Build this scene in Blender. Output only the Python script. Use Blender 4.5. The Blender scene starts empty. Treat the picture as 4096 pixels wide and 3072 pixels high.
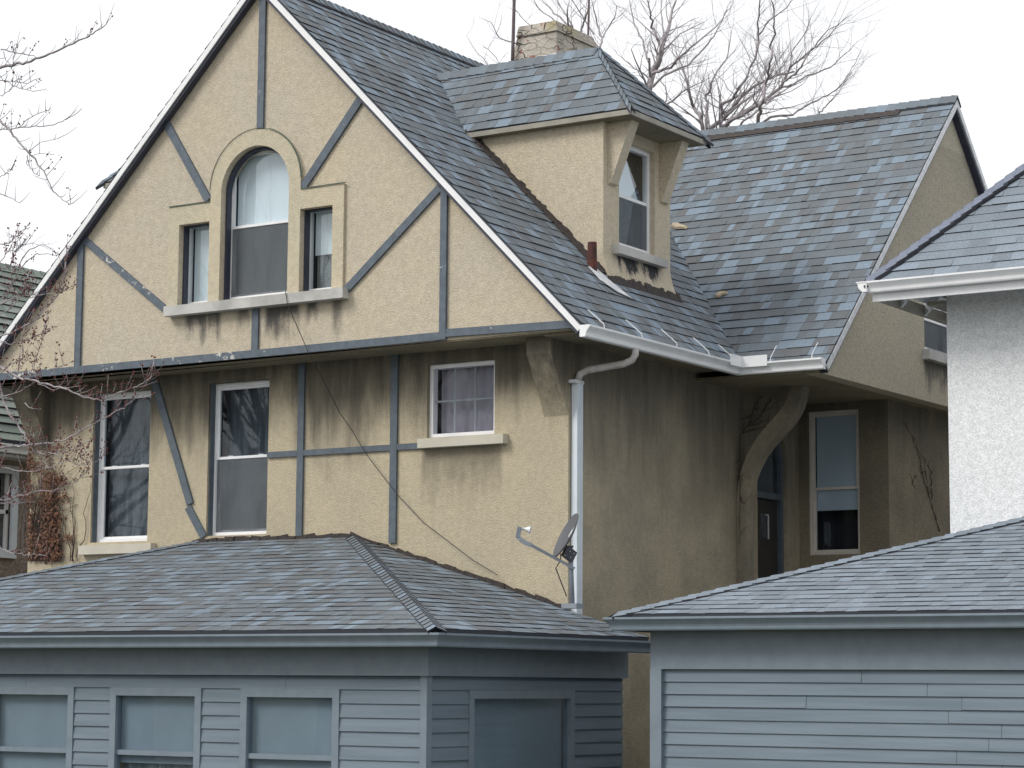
import bpy, bmesh, math, random
from mathutils import Vector as V, Matrix, geometry
S = bpy.context.scene
rnd = random.Random(7)

# ------------------------------------------------------------------ camera
FPX = 9288.5                      # focal length in pixels of a 4096 wide frame
YAW, PITCH, ROLL = -0.577738, 0.129010, 0.00724528
fwd = V((math.sin(YAW)*math.cos(PITCH), math.cos(YAW)*math.cos(PITCH), math.sin(PITCH)))
rt = V((math.cos(YAW), -math.sin(YAW), 0)); up = rt.cross(fwd)
R_ = rt*math.cos(ROLL) + up*math.sin(ROLL); U_ = up*math.cos(ROLL) - rt*math.sin(ROLL)
CAM = V((13.1145, -21.2389, 2.6))
def ray(px, py): return fwd + R_*((px-2048)/FPX) + U_*((1536-py)/FPX)
def at(px, py, Y):
    d = ray(px, py); t = (Y-CAM.y)/d.y
    return CAM + d*t
cam = bpy.data.objects.new('camera', bpy.data.cameras.new('camera'))
bpy.context.collection.objects.link(cam)
m = Matrix((( R_.x, U_.x, -fwd.x, CAM.x), (R_.y, U_.y, -fwd.y, CAM.y), (R_.z, U_.z, -fwd.z, CAM.z), (0,0,0,1)))
cam.matrix_world = m
cam.data.sensor_width = 36; cam.data.lens = FPX*36/4096; cam.data.clip_end = 3000; cam.data.clip_start = .5
S.camera = cam

# ------------------------------------------------------------------ light
SUN_EL, SUN_AZ = math.radians(42), math.radians(216)      # azimuth of the sun from +Y, clockwise
w = bpy.data.worlds.new('World'); S.world = w; w.use_nodes = True
nt = w.node_tree; nt.nodes.clear()
sky = nt.nodes.new('ShaderNodeTexSky'); sky.sky_type = 'NISHITA'; sky.sun_disc = False
sky.sun_elevation = SUN_EL; sky.sun_rotation = SUN_AZ; sky.air_density = 1; sky.dust_density = 5
b1 = nt.nodes.new('ShaderNodeBackground'); b1.inputs[1].default_value = .1
b2 = nt.nodes.new('ShaderNodeBackground'); b2.inputs[1].default_value = 1.05
tc = nt.nodes.new('ShaderNodeTexCoord'); cl = nt.nodes.new('ShaderNodeTexNoise'); cl.inputs['Scale'].default_value = 1.6; cl.inputs['Detail'].default_value = 5
rp = nt.nodes.new('ShaderNodeValToRGB'); rp.color_ramp.elements[0].color = (.93,.95,.99,1); rp.color_ramp.elements[1].color = (1,1,1,1)
mx = nt.nodes.new('ShaderNodeMixShader'); mx.inputs[0].default_value = .93
wo = nt.nodes.new('ShaderNodeOutputWorld')
L = nt.links.new
L(tc.outputs['Generated'], cl.inputs['Vector']); L(cl.outputs['Fac'], rp.inputs[0]); L(rp.outputs[0], b2.inputs[0])
L(sky.outputs[0], b1.inputs[0]); L(b1.outputs[0], mx.inputs[1]); L(b2.outputs[0], mx.inputs[2]); L(mx.outputs[0], wo.inputs[0])
sl = bpy.data.lights.new('sun', 'SUN'); sl.energy = 1.95; sl.angle = math.radians(24); sl.color = (1, .965, .9)
so = bpy.data.objects.new('sun', sl); bpy.context.collection.objects.link(so)
sd = V((math.sin(SUN_AZ)*math.cos(SUN_EL), math.cos(SUN_AZ)*math.cos(SUN_EL), math.sin(SUN_EL)))
so.rotation_euler = (-sd).to_track_quat('-Z', 'Y').to_euler(); so.location = (0, -20, 30)
S.view_settings.view_transform = 'Standard'; S.view_settings.look = 'None'; S.view_settings.gamma = 1
S.view_settings.exposure = .14

# ------------------------------------------------------------------ helpers
COL = bpy.context.collection
def lin(r, g, b):
    f = lambda c: c/12.92 if c <= .04045 else ((c+.055)/1.055)**2.4
    return tuple(f(c/255) for c in (r, g, b)) + (1,)
def thing(name, label, cat, loc=(0,0,0), group=None, kind=None):
    o = bpy.data.objects.new(name, None); COL.objects.link(o); o.location = loc; o.empty_display_size = .2
    return tag(o, label, cat, group, kind)
def tag(o, label=None, cat=None, group=None, kind=None):
    if label: o['label'] = label
    if cat: o['category'] = cat
    if group: o['group'] = group
    if kind: o['kind'] = kind
    return o
def wloc(o):
    v = V((0,0,0))
    while o is not None: v = v + o.location; o = o.parent
    return v
class MB:
    def __init__(s): s.v = []; s.f = []; s.c = {}
    def add(s, vs, fs, col=None):
        b = len(s.v); s.v += [V(p) for p in vs]
        for f in fs:
            s.f.append([b+i for i in f])
            if col is not None: s.c[len(s.f)-1] = col
        return s
    def box(s, x0, x1, y0, y1, z0, z1):
        p = [(x,y,z) for z in (z0,z1) for y in (y0,y1) for x in (x0,x1)]
        return s.add(p, [(0,2,3,1),(4,5,7,6),(0,1,5,4),(2,6,7,3),(0,4,6,2),(1,3,7,5)])
    def prism(s, pts, d):                     # pts: 3D polygon, d: extrusion vector
        n = len(pts); d = V(d); pts = [V(p) for p in pts]
        return s.add(pts+[p+d for p in pts], [list(range(n))[::-1], list(range(n, 2*n))]+[(i,(i+1)%n,n+(i+1)%n,n+i) for i in range(n)])
    def board(s, a, b, wd, th, nrm, off=0.0):  # rectangular board from a to b, centred, lying on a plane with normal nrm
        a = V(a); b = V(b); n = V(nrm).normalized(); d = (b-a).normalized(); q = n.cross(d).normalized()*(wd/2)
        s.prism([a+q+n*off, b+q+n*off, b-q+n*off, a-q+n*off], n*th); return s
    def tube(s, pts, rad, n=5, cap=True):
        pts = [V(p) for p in pts]; b = len(s.v); N = len(pts)
        if not hasattr(rad, '__len__'): rad = [rad]*N
        d = (pts[1]-pts[0]).normalized(); ref = V((0,0,1)) if abs(d.z) < .9 else V((1,0,0))
        x = d.cross(ref).normalized()
        for i, p in enumerate(pts):
            d = (pts[min(i+1,N-1)]-pts[max(i-1,0)]).normalized()
            x = (x - d*x.dot(d)).normalized(); y = d.cross(x)
            for k in range(n):
                a = 2*math.pi*k/n; s.v.append(p+(x*math.cos(a)+y*math.sin(a))*rad[i])
        for i in range(N-1):
            for k in range(n): s.f.append([b+i*n+k, b+i*n+(k+1)%n, b+(i+1)*n+(k+1)%n, b+(i+1)*n+k])
        if cap: s.f.append([b+k for k in range(n)][::-1]); s.f.append([b+(N-1)*n+k for k in range(n)])
        return s
    def rtube(s, pts, w_, h_, upv=(0,1,0)):    # rectangular pipe
        pts = [V(p) for p in pts]; b = len(s.v); N = len(pts); upv = V(upv)
        for i, p in enumerate(pts):
            d = (pts[min(i+1,N-1)]-pts[max(i-1,0)]).normalized(); x = upv; y = d.cross(x).normalized()
            for sx, sy in ((-1,-1),(1,-1),(1,1),(-1,1)): s.v.append(p+x*(sx*w_/2)+y*(sy*h_/2))
        for i in range(N-1):
            for k in range(4): s.f.append([b+i*4+k, b+i*4+(k+1)%4, b+(i+1)*4+(k+1)%4, b+(i+1)*4+k])
        s.f.append([b,b+3,b+2,b+1]); s.f.append([b+(N-1)*4+k for k in range(4)]); return s
    def panel(s, out, holes, fn, th):          # 2D outline with holes, fn(u,v,d)->3D, thickness
        loops = [out]+holes
        pl = [[V((p[0],p[1],0)) for p in l] for l in loops]
        tris = geometry.tessellate_polygon(pl); flat = [p for l in loops for p in l]; n = len(flat)
        s.add([fn(p[0],p[1],0) for p in flat]+[fn(p[0],p[1],th) for p in flat],
              [tuple(t) for t in tris]+[tuple(n+i for i in t) for t in tris])
        b = len(s.v)-2*n; o = 0
        for l in loops:
            k = len(l)
            for i in range(k): s.f.append([b+o+i, b+o+(i+1)%k, b+n+o+(i+1)%k, b+n+o+i])
            o += k
        return s
    def build(s, name, mat, parent=None, smooth=False, fix=True):
        me = bpy.data.meshes.new(name); off = wloc(parent) if parent else V((0,0,0))
        me.from_pydata([tuple(p-off) for p in s.v], [], s.f); me.update()
        if s.c:
            at_ = me.color_attributes.new('tab', 'FLOAT_COLOR', 'CORNER')
            for p in me.polygons:
                c = s.c.get(p.index, (.5, 0, 0, 1))
                for li in p.loop_indices: at_.data[li].color = c
        if fix:
            bm = bmesh.new(); bm.from_mesh(me); bmesh.ops.recalc_face_normals(bm, faces=bm.faces); bm.to_mesh(me); bm.free()
        me.materials.append(mat)
        if smooth: me.polygons.foreach_set('use_smooth', [True]*len(me.polygons))
        o = bpy.data.objects.new(name, me); COL.objects.link(o)
        if parent: o.parent = parent
        return o

# ------------------------------------------------------------------ materials
def new_mat(name):
    m_ = bpy.data.materials.new(name); m_.use_nodes = True; n = m_.node_tree; n.nodes.clear()
    o = n.nodes.new('ShaderNodeOutputMaterial'); p = n.nodes.new('ShaderNodeBsdfPrincipled')
    n.links.new(p.outputs[0], o.inputs[0]); return m_, n, p
def N(n, t, **k):
    x = n.nodes.new('ShaderNode'+t)
    for a, b in k.items():
        if a in x.inputs: x.inputs[a].default_value = b
        else: setattr(x, a, b)
    return x
def link(n, a, b): n.links.new(a, b)
def pos(n): return N(n, 'NewGeometry').outputs['Position']
def scaled(n, vec, s3):
    mp = N(n, 'Mapping'); mp.inputs['Scale'].default_value = s3; link(n, vec, mp.inputs[0]); return mp.outputs[0]
def noise(n, vec, sc, det=4, rough=.55):
    x = N(n, 'TexNoise', Scale=sc, Detail=det, Roughness=rough); link(n, vec, x.inputs['Vector']); return x.outputs['Fac']
def mrange(n, val, a, b, c=0., d=1., smooth=True):
    x = N(n, 'MapRange'); x.interpolation_type = 'SMOOTHSTEP' if smooth else 'LINEAR'
    for i, q in zip((1,2,3,4), (a,b,c,d)): x.inputs[i].default_value = q
    link(n, val, x.inputs[0]); return x.outputs[0]
def mth(n, op, a, b=None):
    x = N(n, 'Math', operation=op)
    for i, q in enumerate((a, b)):
        if q is None: continue
        if isinstance(q, (int, float)): x.inputs[i].default_value = q
        else: link(n, q, x.inputs[i])
    return x.outputs[0]
def mixc(n, fac, a, b):
    x = N(n, 'Mix'); x.data_type = 'RGBA'
    if isinstance(fac, (int, float)): x.inputs[0].default_value = fac
    else: link(n, fac, x.inputs[0])
    for i, q in ((6, a), (7, b)):
        if isinstance(q, tuple): x.inputs[i].default_value = q
        else: link(n, q, x.inputs[i])
    return x.outputs[2]
def bump(n, h, dist, strength=1.):
    x = N(n, 'Bump', Distance=dist, Strength=strength); link(n, h, x.inputs['Height']); return x.outputs[0]

def stucco(name, ca, cb, stains_strips=(), streak=None, grain=40, bd=.010, dark=(.055,.052,.05,1)):
    m_, n, p = new_mat(name); P = pos(n)
    big = noise(n, P, 1.1, 5, .6); col = mixc(n, mrange(n, big, .3, .7), ca, cb)
    vo = N(n, 'TexVoronoi', Scale=grain); link(n, P, vo.inputs['Vector'])
    g1 = noise(n, P, grain*1.4, 3, .6)
    h = mth(n, 'SUBTRACT', g1, mth(n, 'MULTIPLY', vo.outputs['Distance'], .6))
    mid = noise(n, P, 15., 3, .6); spk = mth(n, 'MULTIPLY', mrange(n, g1, .28, .72, .70, 1.24, False), mrange(n, mid, .3, .7, .93, 1.07))
    vc = N(n, 'CombineColor'); [link(n, spk, vc.inputs[i]) for i in range(3)]
    mm = N(n, 'Mix'); mm.data_type = 'RGBA'; mm.blend_type = 'MULTIPLY'; mm.inputs[0].default_value = 1
    link(n, col, mm.inputs[6]); link(n, vc.outputs[0], mm.inputs[7]); col = mm.outputs[2]
    sep = N(n, 'SeparateXYZ'); link(n, P, sep.inputs[0]); X, Y, Z = sep.outputs
    st = noise(n, scaled(n, P, (4.5, 4.5, .55)), 1.4, 5, .65)
    blot = noise(n, P, 5, 5, .7)
    fac = None
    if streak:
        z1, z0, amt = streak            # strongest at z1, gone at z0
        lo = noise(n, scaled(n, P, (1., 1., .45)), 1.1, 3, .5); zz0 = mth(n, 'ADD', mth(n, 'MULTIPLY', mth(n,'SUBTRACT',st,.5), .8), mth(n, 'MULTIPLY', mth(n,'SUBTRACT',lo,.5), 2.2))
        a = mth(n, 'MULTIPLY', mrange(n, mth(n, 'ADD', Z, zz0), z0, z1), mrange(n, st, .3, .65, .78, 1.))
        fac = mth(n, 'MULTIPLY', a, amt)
    for ax, c0, c1, zt, zb, amt in stains_strips:
        c = X if ax == 'x' else Y
        a = mth(n, 'MULTIPLY', mrange(n, c, c0-.03, c0+.06), mrange(n, c, c1+.03, c1-.06))
        zz = mth(n, 'ADD', Z, mth(n, 'MULTIPLY', mth(n, 'SUBTRACT', blot, .5), .5))
        zz = mth(n, 'ADD', zz, mth(n, 'MULTIPLY', mth(n, 'SUBTRACT', st, .5), .9))
        b = mth(n, 'MULTIPLY', mrange(n, zz, zb, zt), mrange(n, Z, zt+.04, zt+.02))
        a = mth(n, 'MULTIPLY', mth(n, 'MULTIPLY', a, b), amt)
        fac = a if fac is None else mth(n, 'MAXIMUM', fac, a)
    if fac is not None: col = mixc(n, fac, col, dark)
    link(n, col, p.inputs['Base Color']); p.inputs['Roughness'].default_value = .93
    link(n, bump(n, h, bd), p.inputs['Normal']); return m_
def paint(name, c, c2=None, rough=.55, sc=12, chips=None, bd=.002, stretch=(1,1,1)):
    m_, n, p = new_mat(name); P = pos(n); P2 = scaled(n, P, stretch)
    f = noise(n, P2, sc, 5, .6); c2 = c2 or tuple(x*.78 for x in c[:3])+(1,)
    col = mixc(n, mrange(n, f, .3, .72), c, c2)
    if chips:
        f2 = noise(n, P, 9, 6, .75); f3 = noise(n, P, 1.3, 2)
        col = mixc(n, mth(n, 'MULTIPLY', mrange(n, f2, *((.565, .59) if 'peel' in name else (.63, .66))), mrange(n, f3, .42 if 'peel' in name else .5, .58)), col, chips)
    link(n, col, p.inputs['Base Color']); p.inputs['Roughness'].default_value = rough
    link(n, bump(n, f, bd), p.inputs['Normal']); return m_
def shingle(name, cols, edge=(.03,.033,.042,1), rough=.88):
    m_, n, p = new_mat(name); P = pos(n)
    a = N(n, 'VertexColor'); a.layer_name = 'tab'; s_ = N(n, 'SeparateColor'); link(n, a.outputs[0], s_.inputs[0])
    r = N(n, 'ValToRGB'); r.color_ramp.interpolation = 'LINEAR'; e = r.color_ramp.elements
    e[0].position = cols[0][0]; e[0].color = cols[0][1]; e[1].position = cols[-1][0]; e[1].color = cols[-1][1]
    for q, c in cols[1:-1]: x = e.new(q); x.color = c
    link(n, s_.outputs[0], r.inputs[0])
    g = noise(n, P, 90, 3, .7); big = noise(n, P, .8, 4)
    k = mth(n, 'MULTIPLY', mrange(n, g, .3, .7, .72, 1.3), mrange(n, big, .3, .7, .95, 1.05))
    vc = N(n, 'CombineColor'); [link(n, k, vc.inputs[i]) for i in range(3)]
    mm = N(n, 'Mix'); mm.data_type = 'RGBA'; mm.blend_type = 'MULTIPLY'; mm.inputs[0].default_value = 1
    link(n, r.outputs[0], mm.inputs[6]); link(n, vc.outputs[0], mm.inputs[7])
    col = mixc(n, s_.outputs[1], mm.outputs[2], edge)
    link(n, col, p.inputs['Base Color']); p.inputs['Roughness'].default_value = rough
    link(n, bump(n, g, .004), p.inputs['Normal']); return m_
def glass(name, tint=(.62,.68,.72,1), extra=.06, k=1.6):
    m_ = bpy.data.materials.new(name); m_.use_nodes = True; n = m_.node_tree; n.nodes.clear()
    o = N(n, 'OutputMaterial'); t = N(n, 'BsdfTransparent'); t.inputs[0].default_value = tint
    g = N(n, 'BsdfGlossy'); g.inputs['Roughness'].default_value = .015; g.inputs['Color'].default_value = (.9,.95,1,1)
    P = pos(n); wv = noise(n, P, 1.7, 2, .5); link(n, bump(n, wv, .0004), g.inputs['Normal'])
    fr = N(n, 'Fresnel'); fr.inputs[0].default_value = 1.5; f = mth(n, 'ADD', mth(n, 'MULTIPLY', fr.outputs[0], k), extra)
    gm = N(n, 'NewGeometry'); f = mth(n, 'MULTIPLY', f, mth(n, 'SUBTRACT', 1., gm.outputs['Backfacing']))
    mx_ = N(n, 'MixShader'); link(n, f, mx_.inputs[0]); link(n, t.outputs[0], mx_.inputs[1]); link(n, g.outputs[0], mx_.inputs[2])
    link(n, mx_.outputs[0], o.inputs[0]); return m_
def screen_mat(name):
    m_ = bpy.data.materials.new(name); m_.use_nodes = True; n = m_.node_tree; n.nodes.clear()
    o = N(n, 'OutputMaterial'); t = N(n, 'BsdfTransparent'); d = N(n, 'BsdfDiffuse'); d.inputs[0].default_value = (.17,.19,.21,1)
    P = pos(n); f = noise(n, scaled(n, P, (1,1,.5)), 3.5, 3, .6)
    mx_ = N(n, 'MixShader'); link(n, mrange(n, f, .3, .7, .38, .6), mx_.inputs[0]); link(n, t.outputs[0], mx_.inputs[1]); link(n, d.outputs[0], mx_.inputs[2])
    link(n, mx_.outputs[0], o.inputs[0]); return m_

TAN = (.56,.46,.30,1); TAN2 = (.49,.41,.285,1)
M = {}
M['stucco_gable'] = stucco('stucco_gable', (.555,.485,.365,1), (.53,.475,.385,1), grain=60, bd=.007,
    stains_strips=[('x',-5.02,-4.45,6.9,6.55,.9),('x',-4.22,-4.02,6.9,6.55,.8),('x',-3.8,-3.28,6.88,6.45,1.),('x',-3.2,-3.02,6.9,6.6,.95),('x',-2.83,-2.66,6.9,6.4,.8)], dark=(.09,.085,.08,1))
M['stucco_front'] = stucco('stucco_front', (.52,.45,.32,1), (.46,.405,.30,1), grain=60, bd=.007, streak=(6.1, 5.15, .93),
    stains_strips=[('x',-1.95,-.85,5.24,4.5,.62),('x',-1.5,-1.2,5.24,4.3,.45)], dark=(.075,.068,.055,1))
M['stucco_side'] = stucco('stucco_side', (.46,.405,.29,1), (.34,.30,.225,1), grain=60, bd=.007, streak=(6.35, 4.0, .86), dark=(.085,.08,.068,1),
    stains_strips=[('y',3.76,3.95,6.05,4.9,.75)])  # narrow darker strip on the side wall just before the curved bracket
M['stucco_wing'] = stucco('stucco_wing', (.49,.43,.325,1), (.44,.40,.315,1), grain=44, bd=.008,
    stains_strips=[('y',2.7,8.0,9.6,7.2,.22),('y',5.95,6.9,6.72,6.3,.9)], dark=(.09,.085,.08,1))
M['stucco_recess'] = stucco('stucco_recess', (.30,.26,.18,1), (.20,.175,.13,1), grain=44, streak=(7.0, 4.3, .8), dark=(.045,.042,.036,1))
M['stucco_bracket'] = stucco('stucco_bracket', (.40,.35,.25,1), (.22,.2,.16,1), grain=60, bd=.006, streak=(6.6,5.4,.5))
M['stucco_band'] = stucco('stucco_band', (.575,.505,.375,1), (.53,.48,.365,1), grain=55, bd=.006)
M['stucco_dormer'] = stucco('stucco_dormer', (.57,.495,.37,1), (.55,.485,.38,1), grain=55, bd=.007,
    stains_strips=[('y',1.66,2.66,7.56,7.38,1.1)], dark=(.045,.045,.05,1))
M['stucco_white'] = stucco('stucco_white', (.78,.795,.81,1), (.73,.75,.77,1), grain=60, bd=.004)
M['stucco_grey'] = stucco('stucco_grey', (.34,.30,.27,1), (.24,.2,.17,1), grain=20, bd=.02)
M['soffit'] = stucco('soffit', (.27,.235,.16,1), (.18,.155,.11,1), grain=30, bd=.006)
BLUE = (.105,.135,.17,1)
M['timber'] = paint('timber', BLUE, (.075,.095,.125,1), .6, 10, chips=(.62,.6,.56,1), bd=.004, stretch=(1,1,1))
M['timber_peel'] = paint('timber_peel', BLUE, (.075,.095,.125,1), .6, 10, chips=(.62,.6,.56,1), bd=.004)
M['timber_lo'] = paint('timber_lo', (.10,.13,.155,1), (.075,.095,.12,1), .6, 10, bd=.004)
M['navy'] = paint('navy', (.028,.034,.06,1), (.04,.045,.07,1), .5)
M['white'] = paint('white', (.85,.86,.88,1), (.78,.79,.81,1), .35, 5)
M['gutter'] = paint('gutter', (.88,.90,.92,1), (.78,.80,.82,1), .35, 3, stretch=(1,1,3))
M['spout'] = paint('spout', (.68,.74,.80,1), (.60,.66,.72,1), .4, 3)
M['spout_old'] = paint('spout_old', (.52,.50,.49,1), (.36,.33,.31,1), .6, 9)
M['stone'] = paint('stone', (.55,.545,.52,1), (.36,.355,.345,1), .8, 2.6, bd=.003)
M['stone2'] = paint('stone2', (.56,.53,.45,1), (.50,.47,.39,1), .8, 4, bd=.003)
M['frame_dull'] = paint('frame_dull', (.66,.62,.56,1), (.58,.54,.49,1), .5, 5)
M['muntin'] = paint('muntin', (.30,.33,.33,1), (.26,.29,.29,1), .5, 6)
M['porch_shade'] = paint('porch_shade', (.30,.35,.38,1), (.25,.29,.32,1), .9, 1.4)
M['taupe'] = paint('taupe', (.33,.31,.26,1), (.25,.235,.2,1), .6, 6)
M['shadeblue'] = paint('shadeblue', (.72,.80,.84,1), (.66,.74,.78,1), .9, 1.2)
M['shadedim'] = paint('shadedim', (.66,.71,.74,1), (.60,.65,.68,1), .9, 1.2)
M['curtain'] = paint('curtain', (.35,.40,.40,1), (.16,.19,.20,1), .95, 3.5, stretch=(4,4,.35), bd=.02)
M['unlit_room'] = paint('unlit_room', (.030,.031,.036,1), (.014,.014,.018,1), .9, 1.6)  # near-black colour stands in for the darkness of unlit rooms
M['fill_curtain'] = paint('fill_curtain', (.13,.145,.155,1), (.05,.058,.065,1), .95, 3.2, stretch=(3,3,.4), bd=.02)  # grey cloth added behind the tall front panes to lighten them
M['lilac'] = paint('lilac', (.36,.345,.385,1), (.28,.27,.31,1), .95, 2)
M['glass'] = glass('glass', (.95,.97,.98,1), .05)
M['glass_lo'] = glass('glass_lo', (.88,.92,.95,1), .0, 1.25)
M['glass_soft'] = glass('glass_soft', (.95,.96,.98,1), .0, .5)
M['screen'] = screen_mat('screen')
M['tar'] = paint('tar', (.035,.028,.028,1), (.06,.048,.042,1), .8, 22, bd=.02)
M['copper'] = paint('copper', (.10,.16,.12,1), (.05,.06,.05,1), .7, 7)
M['rust'] = paint('rust', (.14,.03,.022,1), (.035,.02,.018,1), .8, 9)
M['metal_white'] = paint('metal_white', (.72,.74,.76,1), (.5,.52,.55,1), .4, 14)
M['dish'] = paint('dish', (.115,.12,.135,1), (.10,.105,.12,1), .5, 20)
M['dish_dark'] = paint('dish_dark', (.05,.055,.07,1), (.035,.04,.05,1), .5, 20)
M['dish_arm'] = paint('dish_arm', (.25,.28,.32,1), (.22,.25,.29,1), .45, 20)
M['logo'] = paint('logo', (.8,.82,.82,1), (.75,.78,.78,1), .5, 20)
M['cable'] = paint('cable', (.02,.02,.025,1), (.03,.03,.035,1), .6, 20)
M['pole'] = paint('pole', (.10,.07,.08,1), (.16,.12,.12,1), .6, 9)
M['bark'] = paint('bark', (.15,.125,.125,1), (.085,.072,.085,1), .9, 20, bd=.01)
M['bark_washed'] = paint('bark_washed', (.42,.385,.39,1), (.23,.205,.235,1), .9, 16, bd=.006)  # lightened in the colour to imitate limbs washed out by the bright sky
M['bud'] = paint('bud', (.17,.04,.035,1), (.10,.032,.032,1), .7, 30)
M['vine_leaf'] = paint('vine_leaf', (.20,.095,.05,1), (.06,.028,.024,1), .8, 14)
M['vine_stem'] = paint('vine_stem', (.05,.03,.028,1), (.08,.05,.04,1), .9, 14)
M['siding'] = paint('siding', (.175,.225,.275,1), (.135,.18,.222,1), .65, 2.2, stretch=(.35,.35,6), bd=.004)
M['siding_trim'] = paint('siding_trim', (.20,.25,.30,1), (.17,.215,.26,1), .5, 6)
M['debris'] = paint('debris', (.5,.42,.3,1), (.36,.3,.22,1), .9, 14)
M['ground'] = paint('ground', (.07,.075,.035,1), (.10,.085,.055,1), 1, 2, bd=.03)
M['road'] = paint('road', (.05,.05,.052,1), (.065,.065,.066,1), .9, 6)
M['door'] = paint('door', (.035,.032,.03,1), (.022,.021,.02,1), .6, 8)
sh_cols = [(0.,(.130,.131,.137,1)),(.15,(.126,.143,.158,1)),(.5,(.142,.167,.190,1)),(.72,(.158,.192,.226,1)),(.88,(.180,.228,.280,1)),(1.,(.202,.256,.318,1))]
M['shingle'] = shingle('shingle', sh_cols)
M['shingle_main'] = M['shingle']
M['shingle_nb'] = shingle('shingle_nb', [(0.,(.165,.19,.225,1)),(.4,(.19,.225,.265,1)),(.75,(.21,.25,.295,1)),(1.,(.225,.27,.33,1))])
M['cap_nb'] = shingle('cap_nb', [(0.,(.17,.19,.25,1)),(1.,(.20,.23,.30,1))])
M['shingle_green'] = shingle('shingle_green', [(0.,(.15,.18,.155,1)),(.5,(.20,.23,.20,1)),(1.,(.26,.29,.26,1))])
def chimney_mat():
    m_, n, p = new_mat('chimney_stucco'); P = pos(n)
    a = noise(n, P, 3.2, 5, .65); col = mixc(n, mrange(n, a, .35, .65), (.48,.44,.38,1), (.38,.35,.31,1))
    b = noise(n, P, 2.1, 3, .6); sep = N(n, 'SeparateXYZ'); link(n, P, sep.inputs[0])
    col = mixc(n, mth(n, 'MULTIPLY', mrange(n, b, .45, .65), mrange(n, sep.outputs[2], 11.75, 11.95)), col, (.36,.32,.2,1))
    wv = N(n, 'TexNoise', Scale=5., Detail=2.); link(n, P, wv.inputs['Vector'])
    addv = N(n, 'VectorMath', operation='ADD'); sc_ = N(n, 'VectorMath', operation='SCALE'); sc_.inputs['Scale'].default_value = .12
    link(n, wv.outputs['Color'], sc_.inputs[0]); link(n, P, addv.inputs[0]); link(n, sc_.outputs[0], addv.inputs[1])
    vo = N(n, 'TexVoronoi', feature='DISTANCE_TO_EDGE', Scale=1.); link(n, scaled(n, addv.outputs[0], (4.2, 4.2, 9.)), vo.inputs['Vector'])
    cr = mrange(n, vo.outputs['Distance'], .045, .015); gate = mrange(n, noise(n, P, 3.1, 3), .49, .55)
    col = mixc(n, mth(n, 'MULTIPLY', cr, gate), col, (.035,.022,.02,1))
    br = mth(n, 'MULTIPLY', mrange(n, noise(n, P, 5.6, 3, .6), .60, .63), gate)
    col = mixc(n, br, col, (.30,.14,.11,1))
    link(n, col, p.inputs['Base Color']); p.inputs['Roughness'].default_value = .95
    link(n, bump(n, mth(n, 'SUBTRACT', noise(n, P, 30, 4), cr), .02), p.inputs['Normal']); return m_
M['chimney'] = chimney_mat()

# ------------------------------------------------------------------ roof helpers
def clip2(poly, cp):                       # Sutherland-Hodgman against convex ccw polygon cp
    out = poly
    for i in range(len(cp)):
        a = cp[i]; b = cp[(i+1) % len(cp)]
        ins = lambda p: (b[0]-a[0])*(p[1]-a[1])-(b[1]-a[1])*(p[0]-a[0]) >= -1e-9
        src = out; out = []
        for j in range(len(src)):
            p = src[j]; q = src[(j+1) % len(src)]; ip, iq = ins(p), ins(q)
            if ip: out.append(p)
            if ip != iq:
                d1 = (b[0]-a[0])*(p[1]-a[1])-(b[1]-a[1])*(p[0]-a[0]); d2 = (b[0]-a[0])*(q[1]-a[1])-(b[1]-a[1])*(q[0]-a[0])
                t = d1/(d1-d2); out.append((p[0]+(q[0]-p[0])*t, p[1]+(q[1]-p[1])*t))
        if len(out) < 3: return []
    return out
def shingles(mb, poly, u, expo=.17, slab=.07, tmin=.06, tmax=.21, lift=.004, lam=.006, seed=1, wav=.003):
    """poly: planar convex 3D polygon; u: horizontal eave direction; courses run along u from the lowest point up"""
    r = random.Random(seed); poly = [V(p) for p in poly]; u = V(u).normalized()
    n = None
    for i in range(1, len(poly)-1):
        n = (poly[i]-poly[0]).cross(poly[i+1]-poly[0])
        if n.length > 1e-6: break
    n.normalize();  n = -n if n.z < 0 else n
    v = n.cross(u); v = -v if v.z < 0 else v; v.normalize()
    o = min(poly, key=lambda p: p.z)
    P2 = [((p-o).dot(u), (p-o).dot(v)) for p in poly]
    ar = sum(P2[i][0]*P2[(i+1)%len(P2)][1]-P2[(i+1)%len(P2)][0]*P2[i][1] for i in range(len(P2)))
    if ar < 0: P2 = P2[::-1]
    mb.prism(poly, -n*slab)
    for k in range(len(mb.f)-len(poly)-2, len(mb.f)): mb.c[k] = (.3, .8, 0, 1)
    u0 = min(p[0] for p in P2); u1 = max(p[0] for p in P2); v1 = max(p[1] for p in P2); k = 0
    while k*expo < v1:
        a = k*expo; b = min(a+expo, v1+.01); x = u0-r.random()*.3; ph = r.random()*6
        while x < u1:
            wd = r.uniform(tmin, tmax); thick = lift+(lam if r.random() < .5 else 0)
            c = r.random()*.7 if r.random() < .76 else .78+.22*r.random()
            q = clip2([(x,a),(x+wd,a),(x+wd,b),(x,b)], P2); x += wd
            if len(q) < 3: continue
            f = lambda p: o+u*p[0]+v*p[1]+n*(.002+thick*(1-(p[1]-a)/expo)+wav*(math.sin(p[0]*2.1+ph)+1)*(1-(p[1]-a)/expo))
            mb.add([f(p) for p in q], [tuple(range(len(q)))], (c, 0, 0, 1))
            lo = [p for p in q if p[1] < a+1e-5]
            if len(lo) >= 2:
                l0 = min(lo); l1 = max(lo)
                mb.add([f(l0), f(l1), o+u*l1[0]+v*l1[1]+n*.0005, o+u*l0[0]+v*l0[1]+n*.0005], [(0,1,2,3)], (.3, 1, 0, 1))
        k += 1
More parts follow.
